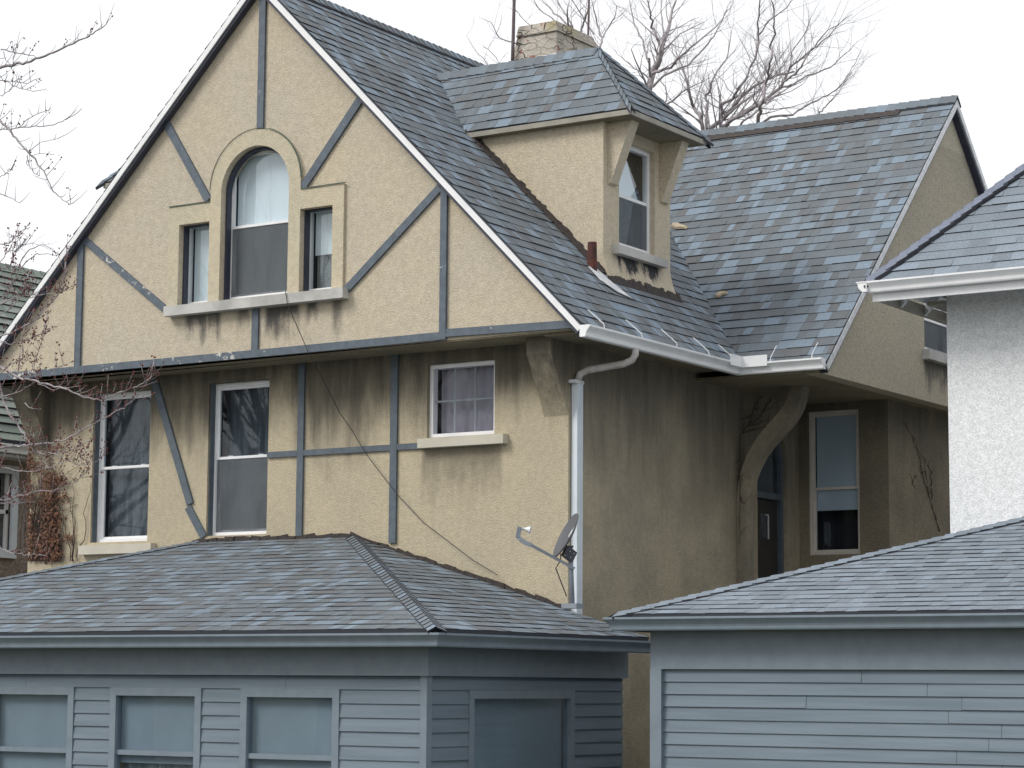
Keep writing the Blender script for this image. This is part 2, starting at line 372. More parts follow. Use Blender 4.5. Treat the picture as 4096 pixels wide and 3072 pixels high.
def caps(mb, a, b, d1, d2, wd=.13, seg=.14, lift=.03, seed=3, th=.016):
    """ridge or hip caps from a (low end) to b; d1, d2: down-slope directions on either side"""
    r = random.Random(seed); a = V(a); b = V(b); d = (b-a); Ln = d.length; d.normalize(); d1 = V(d1).normalized(); d2 = V(d2).normalized()
    nn = -(d1+d2); nn = (nn - d*nn.dot(d)).normalized(); nn = nn if nn.z > 0 else -nn
    k = 0
    while k*seg < Ln:
        t0 = k*seg-.02; t1 = min(t0+seg+.05, Ln); c = r.uniform(.2, .8) if r.random() < .85 else .93; w0 = wd*r.uniform(.96, 1.04)
        p0 = a+d*t0+nn*(lift+th); p1 = a+d*t1+nn*(lift)
        vs = []
        for p in (p0, p1): vs += [p+d1*w0-nn*.012, p+d1*.02-nn*.004, p, p+d2*.02-nn*.004, p+d2*w0-nn*.012]
        vs += [p-nn*th for p in vs[:5]]
        mb.add(vs, [(0,1,6,5),(1,2,7,6),(2,3,8,7),(3,4,9,8)], (c, 0, 0, 1))
        mb.add([vs[i] for i in (0,1,2,3,4)]+vs[10:15], [(0,1,6,5),(1,2,7,6),(2,3,8,7),(3,4,9,8)], (.3, 1, 0, 1))
        mb.add([vs[0], vs[5], vs[5]-nn*.03, vs[0]-nn*.03, vs[4], vs[9], vs[9]-nn*.03, vs[4]-nn*.03], [(0,1,2,3),(4,5,6,7)], (.3, 1, 0, 1))
        k += 1
def gutter_run(mb, pts, outs, z, h=.125, d=.125, t=.006):
    """K-profile swept along pts (xy); outs: outward xy vectors (mitred) per point"""
    prof = [(0,h),(0,0),(d*.52,0),(d*.58,.012),(d*.62,h*.38),(d*.80,h*.62),(d*.96,h*.80),(d,h*.84),(d,h),(d-t*2,h),(d-t*2,h*.86),(d*.74,h*.62),(d*.55,.02),(t,t),(t,h)]
    n = len(prof); b = len(mb.v)
    for (x, y), o in zip(pts, outs):
        for a, c in prof: mb.v.append(V((x+o[0]*a, y+o[1]*a, z+c)))
    for i in range(len(pts)-1):
        for k in range(n): mb.f.append([b+i*n+k, b+i*n+(k+1)%n, b+(i+1)*n+(k+1)%n, b+(i+1)*n+k])
    for e in (0, len(pts)-1):
        (x, y), o = pts[e], outs[e]
        cap = [V((x+o[0]*a, y+o[1]*a, z+c)) for a, c in prof[:9]]
        mb.add(cap, [tuple(range(9))])
def arc(cx, cz, r, a0, a1, n): return [(cx+r*math.cos(a0+(a1-a0)*i/n), cz+r*math.sin(a0+(a1-a0)*i/n)) for i in range(n+1)]

# ------------------------------------------------------------------ ground
g = MB().add([(-600,-600,0),(600,-600,0),(600,900,0),(-600,900,0)], [(0,1,2,3)]).build('ground', M['ground']); tag(g, kind='structure')
g = MB().add([(-600,-34,.004),(600,-34,.004),(600,-25,.004),(-600,-25,.004)], [(0,1,2,3)]).build('road', M['road']); tag(g, kind='structure')

# ------------------------------------------------------------------ the stucco house
H = thing('stucco_house', 'tan stucco house with blue-grey timbers, steep slate-blue shingle roof and side dormer', 'house', (-4, 4, 0))
FY, GY = 0.0, -0.55
front = lambda y0: (lambda u, v, d: (u, y0+d, v))
side = lambda x0: (lambda u, v, d: (x0-d, u, v))
rect = lambda a, b, c, d: [(a,c),(b,c),(b,d),(a,d)]
# lower front wall
gcx = -3.94; apex = 10.87
W1 = (-6.95,-6.01,4.31,6.17); W2 = (-5.08,-4.155,4.34,6.175); W3 = (-1.87,-.96,5.35,6.18)
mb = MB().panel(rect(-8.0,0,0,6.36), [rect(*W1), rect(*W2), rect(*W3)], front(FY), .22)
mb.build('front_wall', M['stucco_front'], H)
# right side wall with arched door opening
dy0, dy1, dzs = 4.46, 5.28, 5.45
hole = [(dy0,3.2),(dy1,3.2)]+arc((dy0+dy1)/2, dzs, (dy1-dy0)/2, 0, math.pi, 12)
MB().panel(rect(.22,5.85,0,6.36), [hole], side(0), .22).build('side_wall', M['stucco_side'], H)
# flared buttress foot at corner, brackets
for x0, x1 in ((-.31,-.002),(-8.0,-7.7)):
    mb = MB(); c = [(0,5.5),(-.06,5.62),(-.36,6.14),(-.38,6.34),(0,6.34)]
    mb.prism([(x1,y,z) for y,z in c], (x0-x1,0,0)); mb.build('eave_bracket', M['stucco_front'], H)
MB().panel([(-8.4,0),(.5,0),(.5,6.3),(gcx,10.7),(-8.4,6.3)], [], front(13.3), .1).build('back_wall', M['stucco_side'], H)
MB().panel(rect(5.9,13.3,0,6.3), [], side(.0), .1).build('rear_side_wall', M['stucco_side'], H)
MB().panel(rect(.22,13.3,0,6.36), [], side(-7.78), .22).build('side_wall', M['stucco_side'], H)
# gable face with surround
def zr(x): return apex-abs(x-gcx)
gp = [(-8.42,6.34),(.46,6.34),(.49,zr(.49)-.09),(gcx,apex-.09),(-8.42,zr(-8.42)-.09)]
HA = [(-4.47,7.05),(-3.45,7.05)]+arc(-3.96,8.34,.51,0,math.pi,22)
HL = rect(-5.11,-4.64,7.05,8.02); HR = rect(-3.28,-2.81,7.05,8.02)
gable = MB().panel(gp, [HA, HL, HR], front(GY), .2).build('gable_wall', M['stucco_gable'], H)
sur = [(-5.28,7.05)]+[(-2.65,7.05),(-2.65,8.25),(-3.28,8.25)]+arc(-3.955,8.37,.675,0,math.pi,26)+[(-4.63,8.25),(-5.28,8.25)]
MB().panel(sur, [HA, HL, HR], front(GY-.035), .034).build('window_surround', M['stucco_band'], H)
mb = MB()
A = arc(-3.955,8.37,.685,math.radians(2),math.pi-.02,30)
for i in range(30):
    (x0,z0),(x1,z1) = A[i],A[i+1]; th = .022 if i < 12 else .009
    mb.board((x0,GY-.036,z0),(x1,GY-.036,z1),th*.7,.010,(0,-1,0))
for a, b in (((-5.27,8.256),(-4.64,8.256)),((-3.27,8.256),(-2.62,8.258))): mb.board((a[0],GY-.036,a[1]),(b[0],GY-.036,b[1]),.012,.012,(0,-1,0))
mb.build('copper_flashing', M['copper'], H)
# soffit under the gable overhang
MB().box(-8.42,.46,GY,FY,6.325,6.34).build('gable_soffit', M['soffit'], H)
MB().box(0,.555,FY-.5,2.899,6.30,6.323).build('eave_soffit', M['soffit'], H)
MB().box(-8.42,-8.0,FY,10,6.30,6.34).build('eave_soffit', M['soffit'], H)

# timbers
def timber(a, b, wd=.095, y=GY, th=.03, mat='timber', name='timber'):
    MB().board((a[0],y,a[1]),(b[0],y,b[1]),wd,th,(0,-1,0)).build(name, M[mat], H)
timber((-3.91,9.045),(-3.91,10.66)); timber((-5.42,9.37),(-4.68,8.28),.10); timber((-2.40,9.27),(-3.265,8.27),.10)
timber((-6.71,6.43),(-6.71,7.98),.095,th=.032); timber((-6.66,8.0),(-5.31,7.02),.088,mat='timber_peel'); timber((-3.92,6.43),(-3.92,6.93),.095)
timber((-1.27,6.35),(-1.27,8.08),.085,th=.036); timber((-1.33,8.06),(-2.62,7.01),.09)
timber((-8.42,6.385),(-3.63,6.385),.088,th=.034,mat='timber_peel'); timber((-3.627,6.385),(-1.313,6.392),.088,th=.034); timber((-1.226,6.42),(.46,6.39),.086,th=.034)
timber((-3.655,4.30),(-3.655,6.33),.09,FY,.03,'timber_lo'); timber((-2.315,4.18),(-2.315,6.33),.095,FY,.03,'timber_lo')
for a, b in ((-4.15,-3.703),(-3.607,-2.365),(-2.265,-1.93)): timber((a,5.265),(b,5.265),.068,FY,.028,'timber_lo')
timber((-5.96,6.30),(-5.32,4.73),.10,FY,.03,'timber_lo'); timber((-5.36,4.70),(-5.1,4.33),.10,FY,.022,'timber_lo')

# windows -----------------------------------------------------------
def window(x0, x1, z0, z1, y, fn=None, rail=.5, fw=.045, shade=None, shade_to=0., curtain=None, inner='unlit_room', scr=True, grid=None, glassm='glass', frame_mat='white'):
    """double-hung unit in the plane y, looking out along -Y; fn maps (x,y,z)->world for other walls"""
    fn = fn or (lambda x, yy, z: (x, yy, z))
    def B(mb, a, b, c, d, e, f):
        k = len(mb.v); mb.box(a,b,c,d,e,f)
        for i in range(k, len(mb.v)): mb.v[i] = V(fn(*mb.v[i]))
    mb = MB()
    B(mb,x0,x0+fw,y,y+.09,z0,z1); B(mb,x1-fw,x1,y,y+.09,z0,z1); B(mb,x0+fw,x1-fw,y,y+.09,z1-fw,z1); B(mb,x0+fw,x1-fw,y,y+.09,z0,z0+fw)
    f = mb.build('window_frame', M[frame_mat], H)
    zm = z0+(z1-z0)*rail; s = .032; ix0, ix1 = x0+fw, x1-fw
    if grid is None:
        for nm, a, b, yy in (('upper_sash', zm-.015, z1-fw, y+.02), ('lower_sash', z0+fw, zm+.015, y+.05)):
            mb = MB(); B(mb,ix0,ix0+s,yy,yy+.028,a,b); B(mb,ix1-s,ix1,yy,yy+.028,a,b); B(mb,ix0+s,ix1-s,yy,yy+.028,b-s,b); B(mb,ix0+s,ix1-s,yy,yy+.028,a,a+s)
            mb.build(nm, M[frame_mat], f)
            mb = MB(); B(mb,ix0+s,ix1-s,yy+.012,yy+.016,a+s,b-s); mb.build('pane', M[glassm], f)
        for t in (.22,.78):
            mb = MB(); xx = ix0+(ix1-ix0)*t; B(mb,xx-.035,xx+.035,y+.045,y+.07,zm+.0151,zm+.03); mb.build('sash_lock', M['white'], f)
        if scr:
            mb = MB(); B(mb,ix0,ix1,y+.03,y+.032,z0+fw,zm-.02); mb.build('insect_screen', M['screen'], f)
    else:
        mb = MB(); a, b, yy = z0+fw, z1-fw, y+.03
        B(mb,ix0,ix1,yy,yy+.004,a,b); mb.build('pane', M[glassm], f)
        mb = MB(); gw = .011
        for i in range(1, grid[0]): xx = ix0+(ix1-ix0)*i/grid[0]; B(mb,xx-gw,xx+gw,yy+.008,yy+.014,a,b)
        for i in range(1, grid[1]): zz = a+(b-a)*i/grid[1]; B(mb,ix0,ix1,yy+.0082,yy+.0142,zz-gw,zz+gw)
        mb.build('muntin_grid', M['muntin'], f)
    if shade:
        mb = MB(); B(mb,ix0+.03,ix1-.0,y+.086,y+.088,z0+(z1-z0)*shade_to,z1-.03); mb.build('roller_shade', M[shade], f)
    if curtain:
        mb = MB(); za_, zb_ = curtain[1], curtain[2]; k0 = len(mb.v); nn = 24; ya = y+.17
        pts = [(ix0+(ix1-ix0)*i/nn, ya+.014*math.sin(i*1.9)) for i in range(nn+1)]
        mb.add([fn(px_, py_, z) for z in (za_, zb_) for px_, py_ in pts], [(i,i+1,nn+2+i,nn+1+i) for i in range(nn)])
        mb.build('curtain', M[curtain[0]], f, smooth=True)
    mb = MB(); B(mb,x0-.02,x1+.02,y+.34,y+.36,z0-.02,z1+.02); B(mb,x0-.02,x0,y+.12,y+.34,z0,z1); B(mb,x1,x1+.02,y+.12,y+.34,z0,z1); B(mb,x0,x1,y+.12,y+.34,z1,z1+.02); B(mb,x0,x1,y+.12,y+.34,z0-.02,z0)
    mb.build('dark_backing', M[inner], f)  # dark box close behind the glass, painted as an unlit room
    return f
def sill(x0, x1, y0, y1, z0, z1, mat, parent, taper=.012):
    c = [(y0,z0),(y0,z1-taper),(y1,z1),(y1,z0)]
    return MB().prism([(x0,y,z) for y,z in c], (x1-x0,0,0)).build('window_sill', M[mat], parent)
w1 = window(W1[0],W1[1],W1[2],W1[3],FY+.10, glassm='glass_lo', scr=False, curtain=('fill_curtain',4.36,6.12)); sill(-7.05,-5.86,-.1,.10,4.16,4.285,'stone2',w1)
w2 = window(W2[0],W2[1],W2[2],W2[3],FY+.10, rail=.51, glassm='glass_lo', curtain=('fill_curtain',4.36,6.12))
w3 = window(W3[0],W3[1],W3[2],W3[3],FY+.05, grid=(3,2), curtain=('lilac',5.36,6.15), glassm='glass_soft'); sill(-1.93,-.78,-.1,.05,5.23,5.345,'stone2',w3)
gw = window(-4.50,-3.42,7.06,8.87,GY+.135, rail=.49, shade='shadeblue', shade_to=.50, curtain=('curtain',7.1,7.95), fw=.05)
w_l = window(-5.15,-4.60,7.06,8.06,GY+.135, rail=.0, grid=(1,1), shade='shadeblue', shade_to=.0, curtain=None)
w_r = window(-3.32,-2.77,7.06,8.06,GY+.135, grid=(1,1), shade='shadeblue', shade_to=.45, curtain=('curtain',7.08,7.7))
sill(-5.24,-2.575,GY-.13,GY+.12,6.915,7.045,'stone',gw)
# dark brickmould strips lining the gable openings
def mould(x0, x1, z0, z1, y):
    MB().box(x0,x0+.022,y,y+.08,z0,z1).box(x0+.022,x1,y,y+.08,z1-.018,z1).build('brickmould', M['navy'], H)
mould(-5.11,-4.64,7.05,8.02,GY+.05); mould(-3.28,-2.81,7.05,8.02,GY+.05)
mb = MB(); A = arc(-3.96,8.34,.505,math.pi*.12,math.pi,18)+[(-4.465,7.05)]
for i in range(len(A)-1):
    (xa,za),(xb,zb) = A[i],A[i+1]; k = .95
    f2 = lambda x, z: (-3.96+(x+3.96)*k, 8.34+(z-8.34)*k) if z > 8.34 else (-3.96+(x+3.96)*k, z)
    (xc,zc),(xd,zd) = f2(xb,zb),f2(xa,za)
    mb.prism([(xa,GY+.05,za),(xb,GY+.05,zb),(xc,GY+.05,zc),(xd,GY+.05,zd)], (0,.08,0))
mb.build('brickmould', M['navy'], H)
MB().box(W1[0],W1[0]+.02,.03,.1,W1[2],W1[3]).build('brickmould', M['timber_lo'], H); MB().box(W2[0],W2[0]+.02,.03,.1,W2[2],W2[3]).build('brickmould', M['timber_lo'], H)

# main roof ------------------------------------------------------------
EX = .56; RY = -.655; BK = 11.0; K = .985; CR = 10.3; CY = 6.94; GX = 1.60; RX = 1.70; EZ = CR-K*(CY-2.88)
mz = lambda x: apex-abs(x-gcx)
A0 = (.6, 2.9, mz(.6)); D0 = (-3.37, CY, mz(-3.37))
mb = MB()
shingles(mb, [(EX,RY,mz(EX)),(gcx,RY,apex),(gcx,CY,apex),D0,(EX,2.95,mz(EX))], (0,1,0), seed=11)
mb.build('main_roof', M['shingle_main'], H)
mb = MB(); shingles(mb, [(-8.44,RY,mz(-8.44)),(gcx,RY,apex),(gcx,CY,apex),(-8.44,CY,mz(-8.44))], (0,1,0), seed=12, tmin=.3, tmax=.6)
mb.prism([(-8.44,CY,mz(-8.44)),(gcx,CY,apex),(gcx,13.5,apex),(-8.44,13.5,mz(-8.44))], (0,0,-.08)); mb.prism([(EX,11,mz(EX)),(gcx,CY,apex),(gcx,13.5,apex),(EX,13.5,mz(EX))], (0,0,-.08))
mb.build('roof_back', M['shingle_main'], H)
mb = MB(); s2 = .7071
caps(mb, (gcx,RY,apex+.0), (gcx,11,apex), (s2,0,-s2), (-s2,0,-s2), seed=5, lift=.05, wd=.15)
mb.build('ridge_cap', M['shingle_main'], H)
MB().prism([(gcx-.11,RY+.3,apex-.08),(gcx,RY+.3,apex+.045),(gcx+.11,RY+.3,apex-.08)], (0,10,0)).build('ridge_vent', M['tar'], H)
# cross gable roof
mb = MB(); shingles(mb, [(.50,2.88,EZ),(RX,2.88,EZ),(RX,CY,CR),(-3.37,CY,CR)], (1,0,0), seed=21)
mb.build('wing_roof', M['shingle'], H)
mb = MB(); mb.prism([(.62,11.0,EZ),(RX,11.0,EZ),(RX,CY,CR),(-3.37,CY,CR)], (0,0,-.09)); mb.build('wing_roof_back', M['shingle'], H)
q = math.hypot(1, K)
mb = MB(); caps(mb, (-3.3,CY,CR), (RX+.02,CY,CR), (0,-1/q,-K/q), (0,1/q,-K/q), seed=6, lift=.045, wd=.15, seg=.15); mb.build('ridge_cap', M['shingle'], H)
mb = MB().prism([(-3.2,CY-.19,CR-.150),(-3.2,CY,CR+.04),(-3.2,CY+.19,CR-.150)], (4.15,0,0)); mb.build('ridge_vent', M['tar'], H)
# rakes: white trim with dark underside
def rake(pa, pb, off, nrm, nm='rake_trim'):
    pass
d_ = V((1,0,-1)).normalized(); nrm = V((1,0,1)).normalized()
for sx in (1,-1):
    a = V((gcx,RY-.015,apex)); b = V((gcx+sx*4.52,RY-.015,apex-4.52)); n_ = V((sx,0,1)).normalized()
    mb = MB(); mb.prism([a-n_*.0+V((0,0,-.02)),b-n_*.02,b-n_*.08,a+V((0,0,-.113))], (0,.02,0)); mb.build('rake_trim', M['white'], H)
    mb = MB(); mb.prism([a+V((0,.02,-.114)),b+V((0,.02,0))-n_*.081,b+V((0,.02,0))-n_*.115,a+V((0,.02,-.163))], (0,.09,0)); mb.build('rake_board', M['navy'], H)
for sy, e in ((-1,2.86),(1,11.02)):
    a = V((RX+.012,CY,CR)); b = V((RX+.012,e,CR-K*abs(e-CY))); n_ = V((0,sy*K,1)).normalized()
    mb = MB(); mb.prism([a+V((0,0,-.015)),b-n_*.015,b-n_*.085,a+V((0,0,-.115))], (-.02,0,0)); mb.build('rake_trim', M['metal_white'], H)
    mb = MB(); mb.prism([a+V((-.02,0,-.116)),b+V((-.02,0,0))-n_*.086,b+V((-.02,0,0))-n_*.12,a+V((-.02,0,-.165))], (-.10,0,0)); mb.build('rake_board', M['navy'], H)
# cross gable wall
GWN = (5.98,6.95,6.86,7.85)
gp = [(2.95,6.20),(11.0,6.20),(10.95,EZ-.06),(CY,CR-.12),(2.95,EZ-.06)]
MB().panel(gp, [rect(*GWN)], side(GX), .2).build('wing_gable_wall', M['stucco_wing'], H)
sw = lambda x0: (lambda x, y, z: (x0-y, x, z))
wg = window(GWN[0],GWN[1],GWN[2],GWN[3],.05, fn=sw(GX), rail=.42, glassm='glass', shade='curtain', shade_to=.3)
MB().box(GX-.05,GX+.10,5.90,7.05,6.72,6.85).build('window_sill', M['stone'], wg)
MB().box(0,GX-.004,2.88,5.63,6.205,6.235).box(1.24,GX-.004,5.63,11,6.205,6.235).build('wing_soffit', M['soffit'], H)
# recess walls
RW = (.13,.84,4.27,6.105)
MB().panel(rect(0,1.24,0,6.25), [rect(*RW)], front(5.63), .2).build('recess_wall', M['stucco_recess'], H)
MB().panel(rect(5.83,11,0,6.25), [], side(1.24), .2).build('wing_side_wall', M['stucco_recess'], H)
wr = window(RW[0],RW[1],RW[2],RW[3],5.67, rail=.46, shade='shadedim', shade_to=.31, fw=.035, glassm='glass_lo', scr=False, frame_mat='frame_dull')
# curved bracket
def smooth_curve(p, k=3):
    for _ in range(k):
        q = [p[0]]
        for a, b in zip(p[:-1], p[1:]): q += [(a[0]*.75+b[0]*.25, a[1]*.75+b[1]*.25), (a[0]*.25+b[0]*.75, a[1]*.25+b[1]*.75)]
        q.append(p[-1]); p = q
    return p
ci = smooth_curve([(.004,3.5),(.004,4.6),(.006,5.0),(.10,5.33),(.25,5.57),(.42,5.75),(.60,5.92),(.70,6.06),(.74,6.22)], 2)
co = smooth_curve([(.13,3.5),(.13,4.6),(.14,4.9),(.20,5.17),(.36,5.43),(.55,5.61),(.74,5.79),(.86,5.98),(.90,6.22)], 2)
mb = MB(); k = len(ci)
mb.add([(x,yy,z) for yy in (3.9,4.10) for c in (ci,co) for x,z in c],
  [f for i in range(k-1) for f in ((i,i+1,k+i+1,k+i),(2*k+i,3*k+i,3*k+i+1,2*k+i+1),(i,2*k+i,2*k+i+1,i+1),(k+i,k+i+1,3*k+i+1,3*k+i))]+[(0,k,3*k,2*k),(k-1,3*k-1,4*k-1,2*k-1)])
mb.build('curved_bracket', M['stucco_bracket'], H)
# door in the side wall
dr = MB().box(-.16,-.10,dy0+.08,dy1-.08,3.2,4.93).build('door', M['door'], H)
MB().box(-.098,-.09,4.72,4.92,4.45,4.75).build('door_pane', M['glass'], dr)
MB().board((-.095,4.93,4.44),(-.095,4.93,4.74),.014,.012,(1,0,0)).board((-.095,4.86,4.74),(-.095,4.925,4.745),.014,.012,(1,0,0)).build('pane_trim', M['metal_white'], dr)
mb = MB().box(-.14,-.05,dy0+.003,dy0+.07,3.2,dzs).box(-.14,-.05,dy1-.07,dy1-.003,3.2,dzs).box(-.14,-.04,dy0+.07,dy1-.07,4.94,5.02); A = arc((dy0+dy1)/2,dzs,(dy1-dy0)/2-.035,0,math.pi,14)
for (ya,za),(yb,zb) in zip(A[:-1],A[1:]): mb.board((-.14,ya,za),(-.14,yb,zb),.07,.09,(1,0,0))
mb.build('door_frame', M['timber_lo'], H)
MB().box(-.12,-.10,dy0+.07,dy1-.07,5.02,5.95).build('transom_pane', M['glass_lo'], H)
MB().box(-.62,-.6,dy0-.3,dy1+.3,3,6.2).box(-.6,-.225,dy0-.3,dy0-.28,3,6.2).box(-.6,-.225,dy1+.28,dy1+.3,3,6.2).build('dark_backing', M['unlit_room'], H)

# gutters ------------------------------------------------------------
mb = MB(); GZ = 6.225; gx = EX+.005; gyc = 2.865
gutter_run(mb, [(gx,-.70),(gx,gyc),(1.70,gyc)], [(1,0),(1,-1),(0,-1)], GZ)
gut = mb.build('gutter', M['gutter'], H)
MB().board((gx+.125,gyc-.42,GZ+.14),(gx+.125,gyc-.125,GZ+.14),.13,.004,(1,0,0)).board((gx+.12,gyc-.125,GZ+.14),(gx+.45,gyc-.125,GZ+.14),.13,.004,(0,-1,0)).build('splash_guard', M['white'], gut)
for y in (-.38,.42,1.2,1.95,2.55):
    xx = gx+.115; MB().tube([(xx,y,GZ+.118),(xx-.01,y,GZ+.17),(xx-.19,y-.03,GZ+.335)], .0065, 5).build('gutter_strap', M['metal_white'], gut)
for x in (1.05,1.58):
    yy = gyc-.115; MB().tube([(x,yy,GZ+.118),(x,yy+.01,GZ+.17),(x-.0,yy+.17,GZ+.33)], .0065, 5).build('gutter_strap', M['metal_white'], gut)
mb = MB(); gutter_run(mb, [(-8.445,-.66),(-8.445,10)], [(-1,0),(-1,0)], GZ); mb.build('gutter', M['gutter'], H)
MB().box(EX-.03,EX,RY,2.86,EZ-.06,mz(EX)-.075).build('fascia', M['timber'], H)
# downspout
el = MB().tube([(gx+.06,.36,GZ+.01),(gx+.06,.36,GZ-.06),(gx+.03,.345,GZ-.12),(gx-.06,.32,GZ-.16),(.16,.14,6.0),(.08,.11,5.96),(.05,.105,5.87)], .04, 10)
ds = MB().box(.012,.085,.045,.165,3.3,5.88).box(.085,.09,.06,.085,3.3,5.88).box(.085,.09,.12,.145,3.3,5.88).build('downspout', M['spout'], H)
el.build('elbow', M['spout_old'], ds, smooth=True)
MB().box(.01,.094,-.02,.172,5.85,5.885).build('strap', M['metal_white'], ds)

# dormers --------------------------------------------------------------
def dormer(mir, yoff, label=None):
    mx_ = (lambda x: 2*gcx-x) if mir else (lambda x: x)
    fx = lambda p: (mx_(p[0]), p[1]+yoff, p[2])
    Xd, Ya, Yb, Zt = -.38, 1.36, 2.94, 9.10
    o = (Xd, 7.20)
    hole_ = rect(1.72,2.56,7.70,8.96)
    mb = MB().panel([(Ya-.0,7.2),(Yb+.0,7.2),(Yb,Zt),(Ya,Zt)], [hole_], lambda u,v,d: fx((Xd-d,u,v)), .14)
    # cheeks (flaring out at their foot)
    for yy, s in ((Ya,-1),(Yb,1)):
        mb.prism([fx((Xd-.141,yy,7.2)),fx((Xd-.141,yy,Zt)),fx((-2.3,yy,Zt))], (0,-s*.1,0))
        mb.prism([fx((Xd+.0,yy,7.52)),fx((Xd+.0,yy+s*.07,7.27)),fx((Xd+.0,yy,7.25))], (mx_(-.5)-mx_(0),0,0)) if 0 else None
    # foot flare on the front
    c = [(Xd+.001,7.55),(Xd+.035,7.40),(Xd+.10,7.23),(Xd+.001,7.2)]
    mb.prism([fx((x,Ya+.002,z)) for x,z in c], (0,Yb-Ya-.004,0))
    d = mb.build('dormer', M['stucco_dormer'], H)
    ez = 9.17; Xe, Y0, Y1 = .04, 1.25, 3.05; pk = (-.93,2.15,10.21); rb = (-3.27-.05,2.15,10.21); xb = 6.93-ez
    mb = MB()
    shingles(mb, [fx(p) for p in ((Xe,Y0,ez),pk,rb,(xb,Y0,ez))], (1,0,0), slab=.03, seed=31)
    shingles(mb, [fx(p) for p in ((Xe,Y1,ez),pk,rb,(xb,Y1,ez))], (1,0,0), slab=.03, seed=32)
    shingles(mb, [fx(p) for p in ((Xe,Y0,ez),(Xe,Y1,ez),pk)], (0,1,0), slab=.03, seed=33)
    mb.build('dormer_roof', M['shingle'], d)
    mb = MB(); dn = lambda v_: V(v_).normalized()
    sx = -1 if mir else 1
    dL = dn((0,-.9,-1.04)); dR = dn((0,.9,-1.04)); dF = dn((sx*.97,0,-1.04))
    caps(mb, fx((Xe,Y0,ez)), fx(pk), dn(dL+V((sx*.35,0,0))), dn(dF+V((0,-.3,0))), seed=41, lift=.03, wd=.13)
    mb.build('hip_cap', M['shingle'], d); mb = MB()
    caps(mb, fx((Xe,Y1,ez)), fx(pk), dn(dR), dn(dF), seed=42, lift=.03, wd=.13)
    mb.build('hip_cap', M['shingle'], d); mb = MB()
    caps(mb, fx(rb), fx(pk), dL, dR, seed=43, lift=.03, wd=.15)
    mb.build('ridge_cap', M['shingle'], d)
    # fascia and soffit
    mb = MB(); e2 = .012
    pts = [(xb,Y0),(Xe,Y0),(Xe,Y1),(xb,Y1)]
    mb.prism([fx((xb,Y0-e2,ez-.015)),fx((Xe+e2,Y0-e2,ez-.015)),fx((Xe+e2,Y0-e2,ez-.075)),fx((xb,Y0-e2,ez-.075))], (0,.03,0))
    mb.prism([fx((xb,Y1+e2,ez-.015)),fx((Xe+e2,Y1+e2,ez-.015)),fx((Xe+e2,Y1+e2,ez-.075)),fx((xb,Y1+e2,ez-.075))], (0,-.03,0))
    mb.prism([fx((Xe+e2+.001,Y0+.02,ez-.015)),fx((Xe+e2+.001,Y1-.02,ez-.015)),fx((Xe+e2+.001,Y1-.02,ez-.075)),fx((Xe+e2+.001,Y0+.02,ez-.075))], (-.03*sx,0,0))
    mb.build('fascia', M['taupe'], d)
    mb = MB(); mb.prism([fx(p) for p in ((Xe,Y0+.01,ez-.078),(Xe,Y1-.01,ez-.078),(xb,Y1-.01,ez-.078),(xb,Y0+.01,ez-.078))], (0,0,.01)); mb.build('soffit', M['soffit'], d)
    for ya in (Ya+.10, Yb-.27):
        MB().prism([fx(p) for p in ((Xd+.001,ya,8.36),(Xd+.04,ya,8.38),(Xe-.10,ya,ez-.08),(Xd+.001,ya,ez-.08))], (0,.17,0)).build('eave_bracket', M['stucco_dormer'], d)
    # window
    fn = lambda x, y, z: fx((Xd-y, x, z))
    x0, x1, z0, z1 = 1.72, 2.56, 7.70, 8.96
    def B(mb, a, b, c, dd, e, f):
        k = len(mb.v); mb.box(a,b,c,dd,e,f)
        for i in range(k, len(mb.v)): mb.v[i] = V(fn(*mb.v[i]))
    y = .07; fw = .05; mb = MB()
    B(mb,x0,x0+fw,y,y+.07,z0,z1); B(mb,x1-fw,x1,y,y+.07,z0,z1); B(mb,x0+fw,x1-fw,y,y+.07,z1-fw,z1); B(mb,x0+fw,x1-fw,y,y+.07,z0,z0+fw); B(mb,x0+fw,x1-fw,y+.02,y+.05,8.30,8.34)
    mb.build('window_frame', M['white'], d)
    mb = MB(); B(mb,x0+fw,x1-fw,y+.03,y+.034,z0+fw,8.30); B(mb,x0+fw,x1-fw,y+.025,y+.029,8.34,z1-fw); mb.build('window_pane', M['glass'], d)
    mb = MB(); B(mb,x0+fw,x1-fw,y+.012,y+.014,z0+fw,8.30); mb.build('insect_screen', M['screen'], d)
    # pulled-aside curtain seen as a pale triangle in the upper sash
    mb = MB(); mb.add([fn(x0,y+.09,8.32),fn(x1-.1,y+.09,8.32),fn(x0+.36,y+.09,8.93),fn(x0,y+.09,8.93)], [(0,1,2,3)]); mb.add([fn(x0,y+.1,7.72),fn(x1-.4,y+.1,7.72),fn(x1-.22,y+.1,8.32),fn(x0,y+.1,8.32)], [(0,1,2,3)]); mb.build('curtain', M['shadeblue'], d)
    mb = MB(); B(mb,x0-.02,x1+.02,.3,.32,z0-.02,z1+.02); B(mb,x0-.02,x0,.15,.3,z0,z1); B(mb,x1,x1+.02,.15,.3,z0,z1); B(mb,x0,x1,.15,.3,z1,z1+.02); mb.build('dark_backing', M['unlit_room'], d)
    mb = MB(); c = [(Xd+.001,7.565),(Xd+.10,7.565),(Xd+.10,7.66),(Xd+.001,7.69)]
    mb.prism([fx((x,1.56,z)) for x,z in c], (0,1.16,0)); mb.build('window_sill', M['stone'], d)
    # tar flashing: raking strip at each cheek, ragged band along the foot
    r = random.Random(9); mb = MB(); nn = V((s2*sx,0,s2))
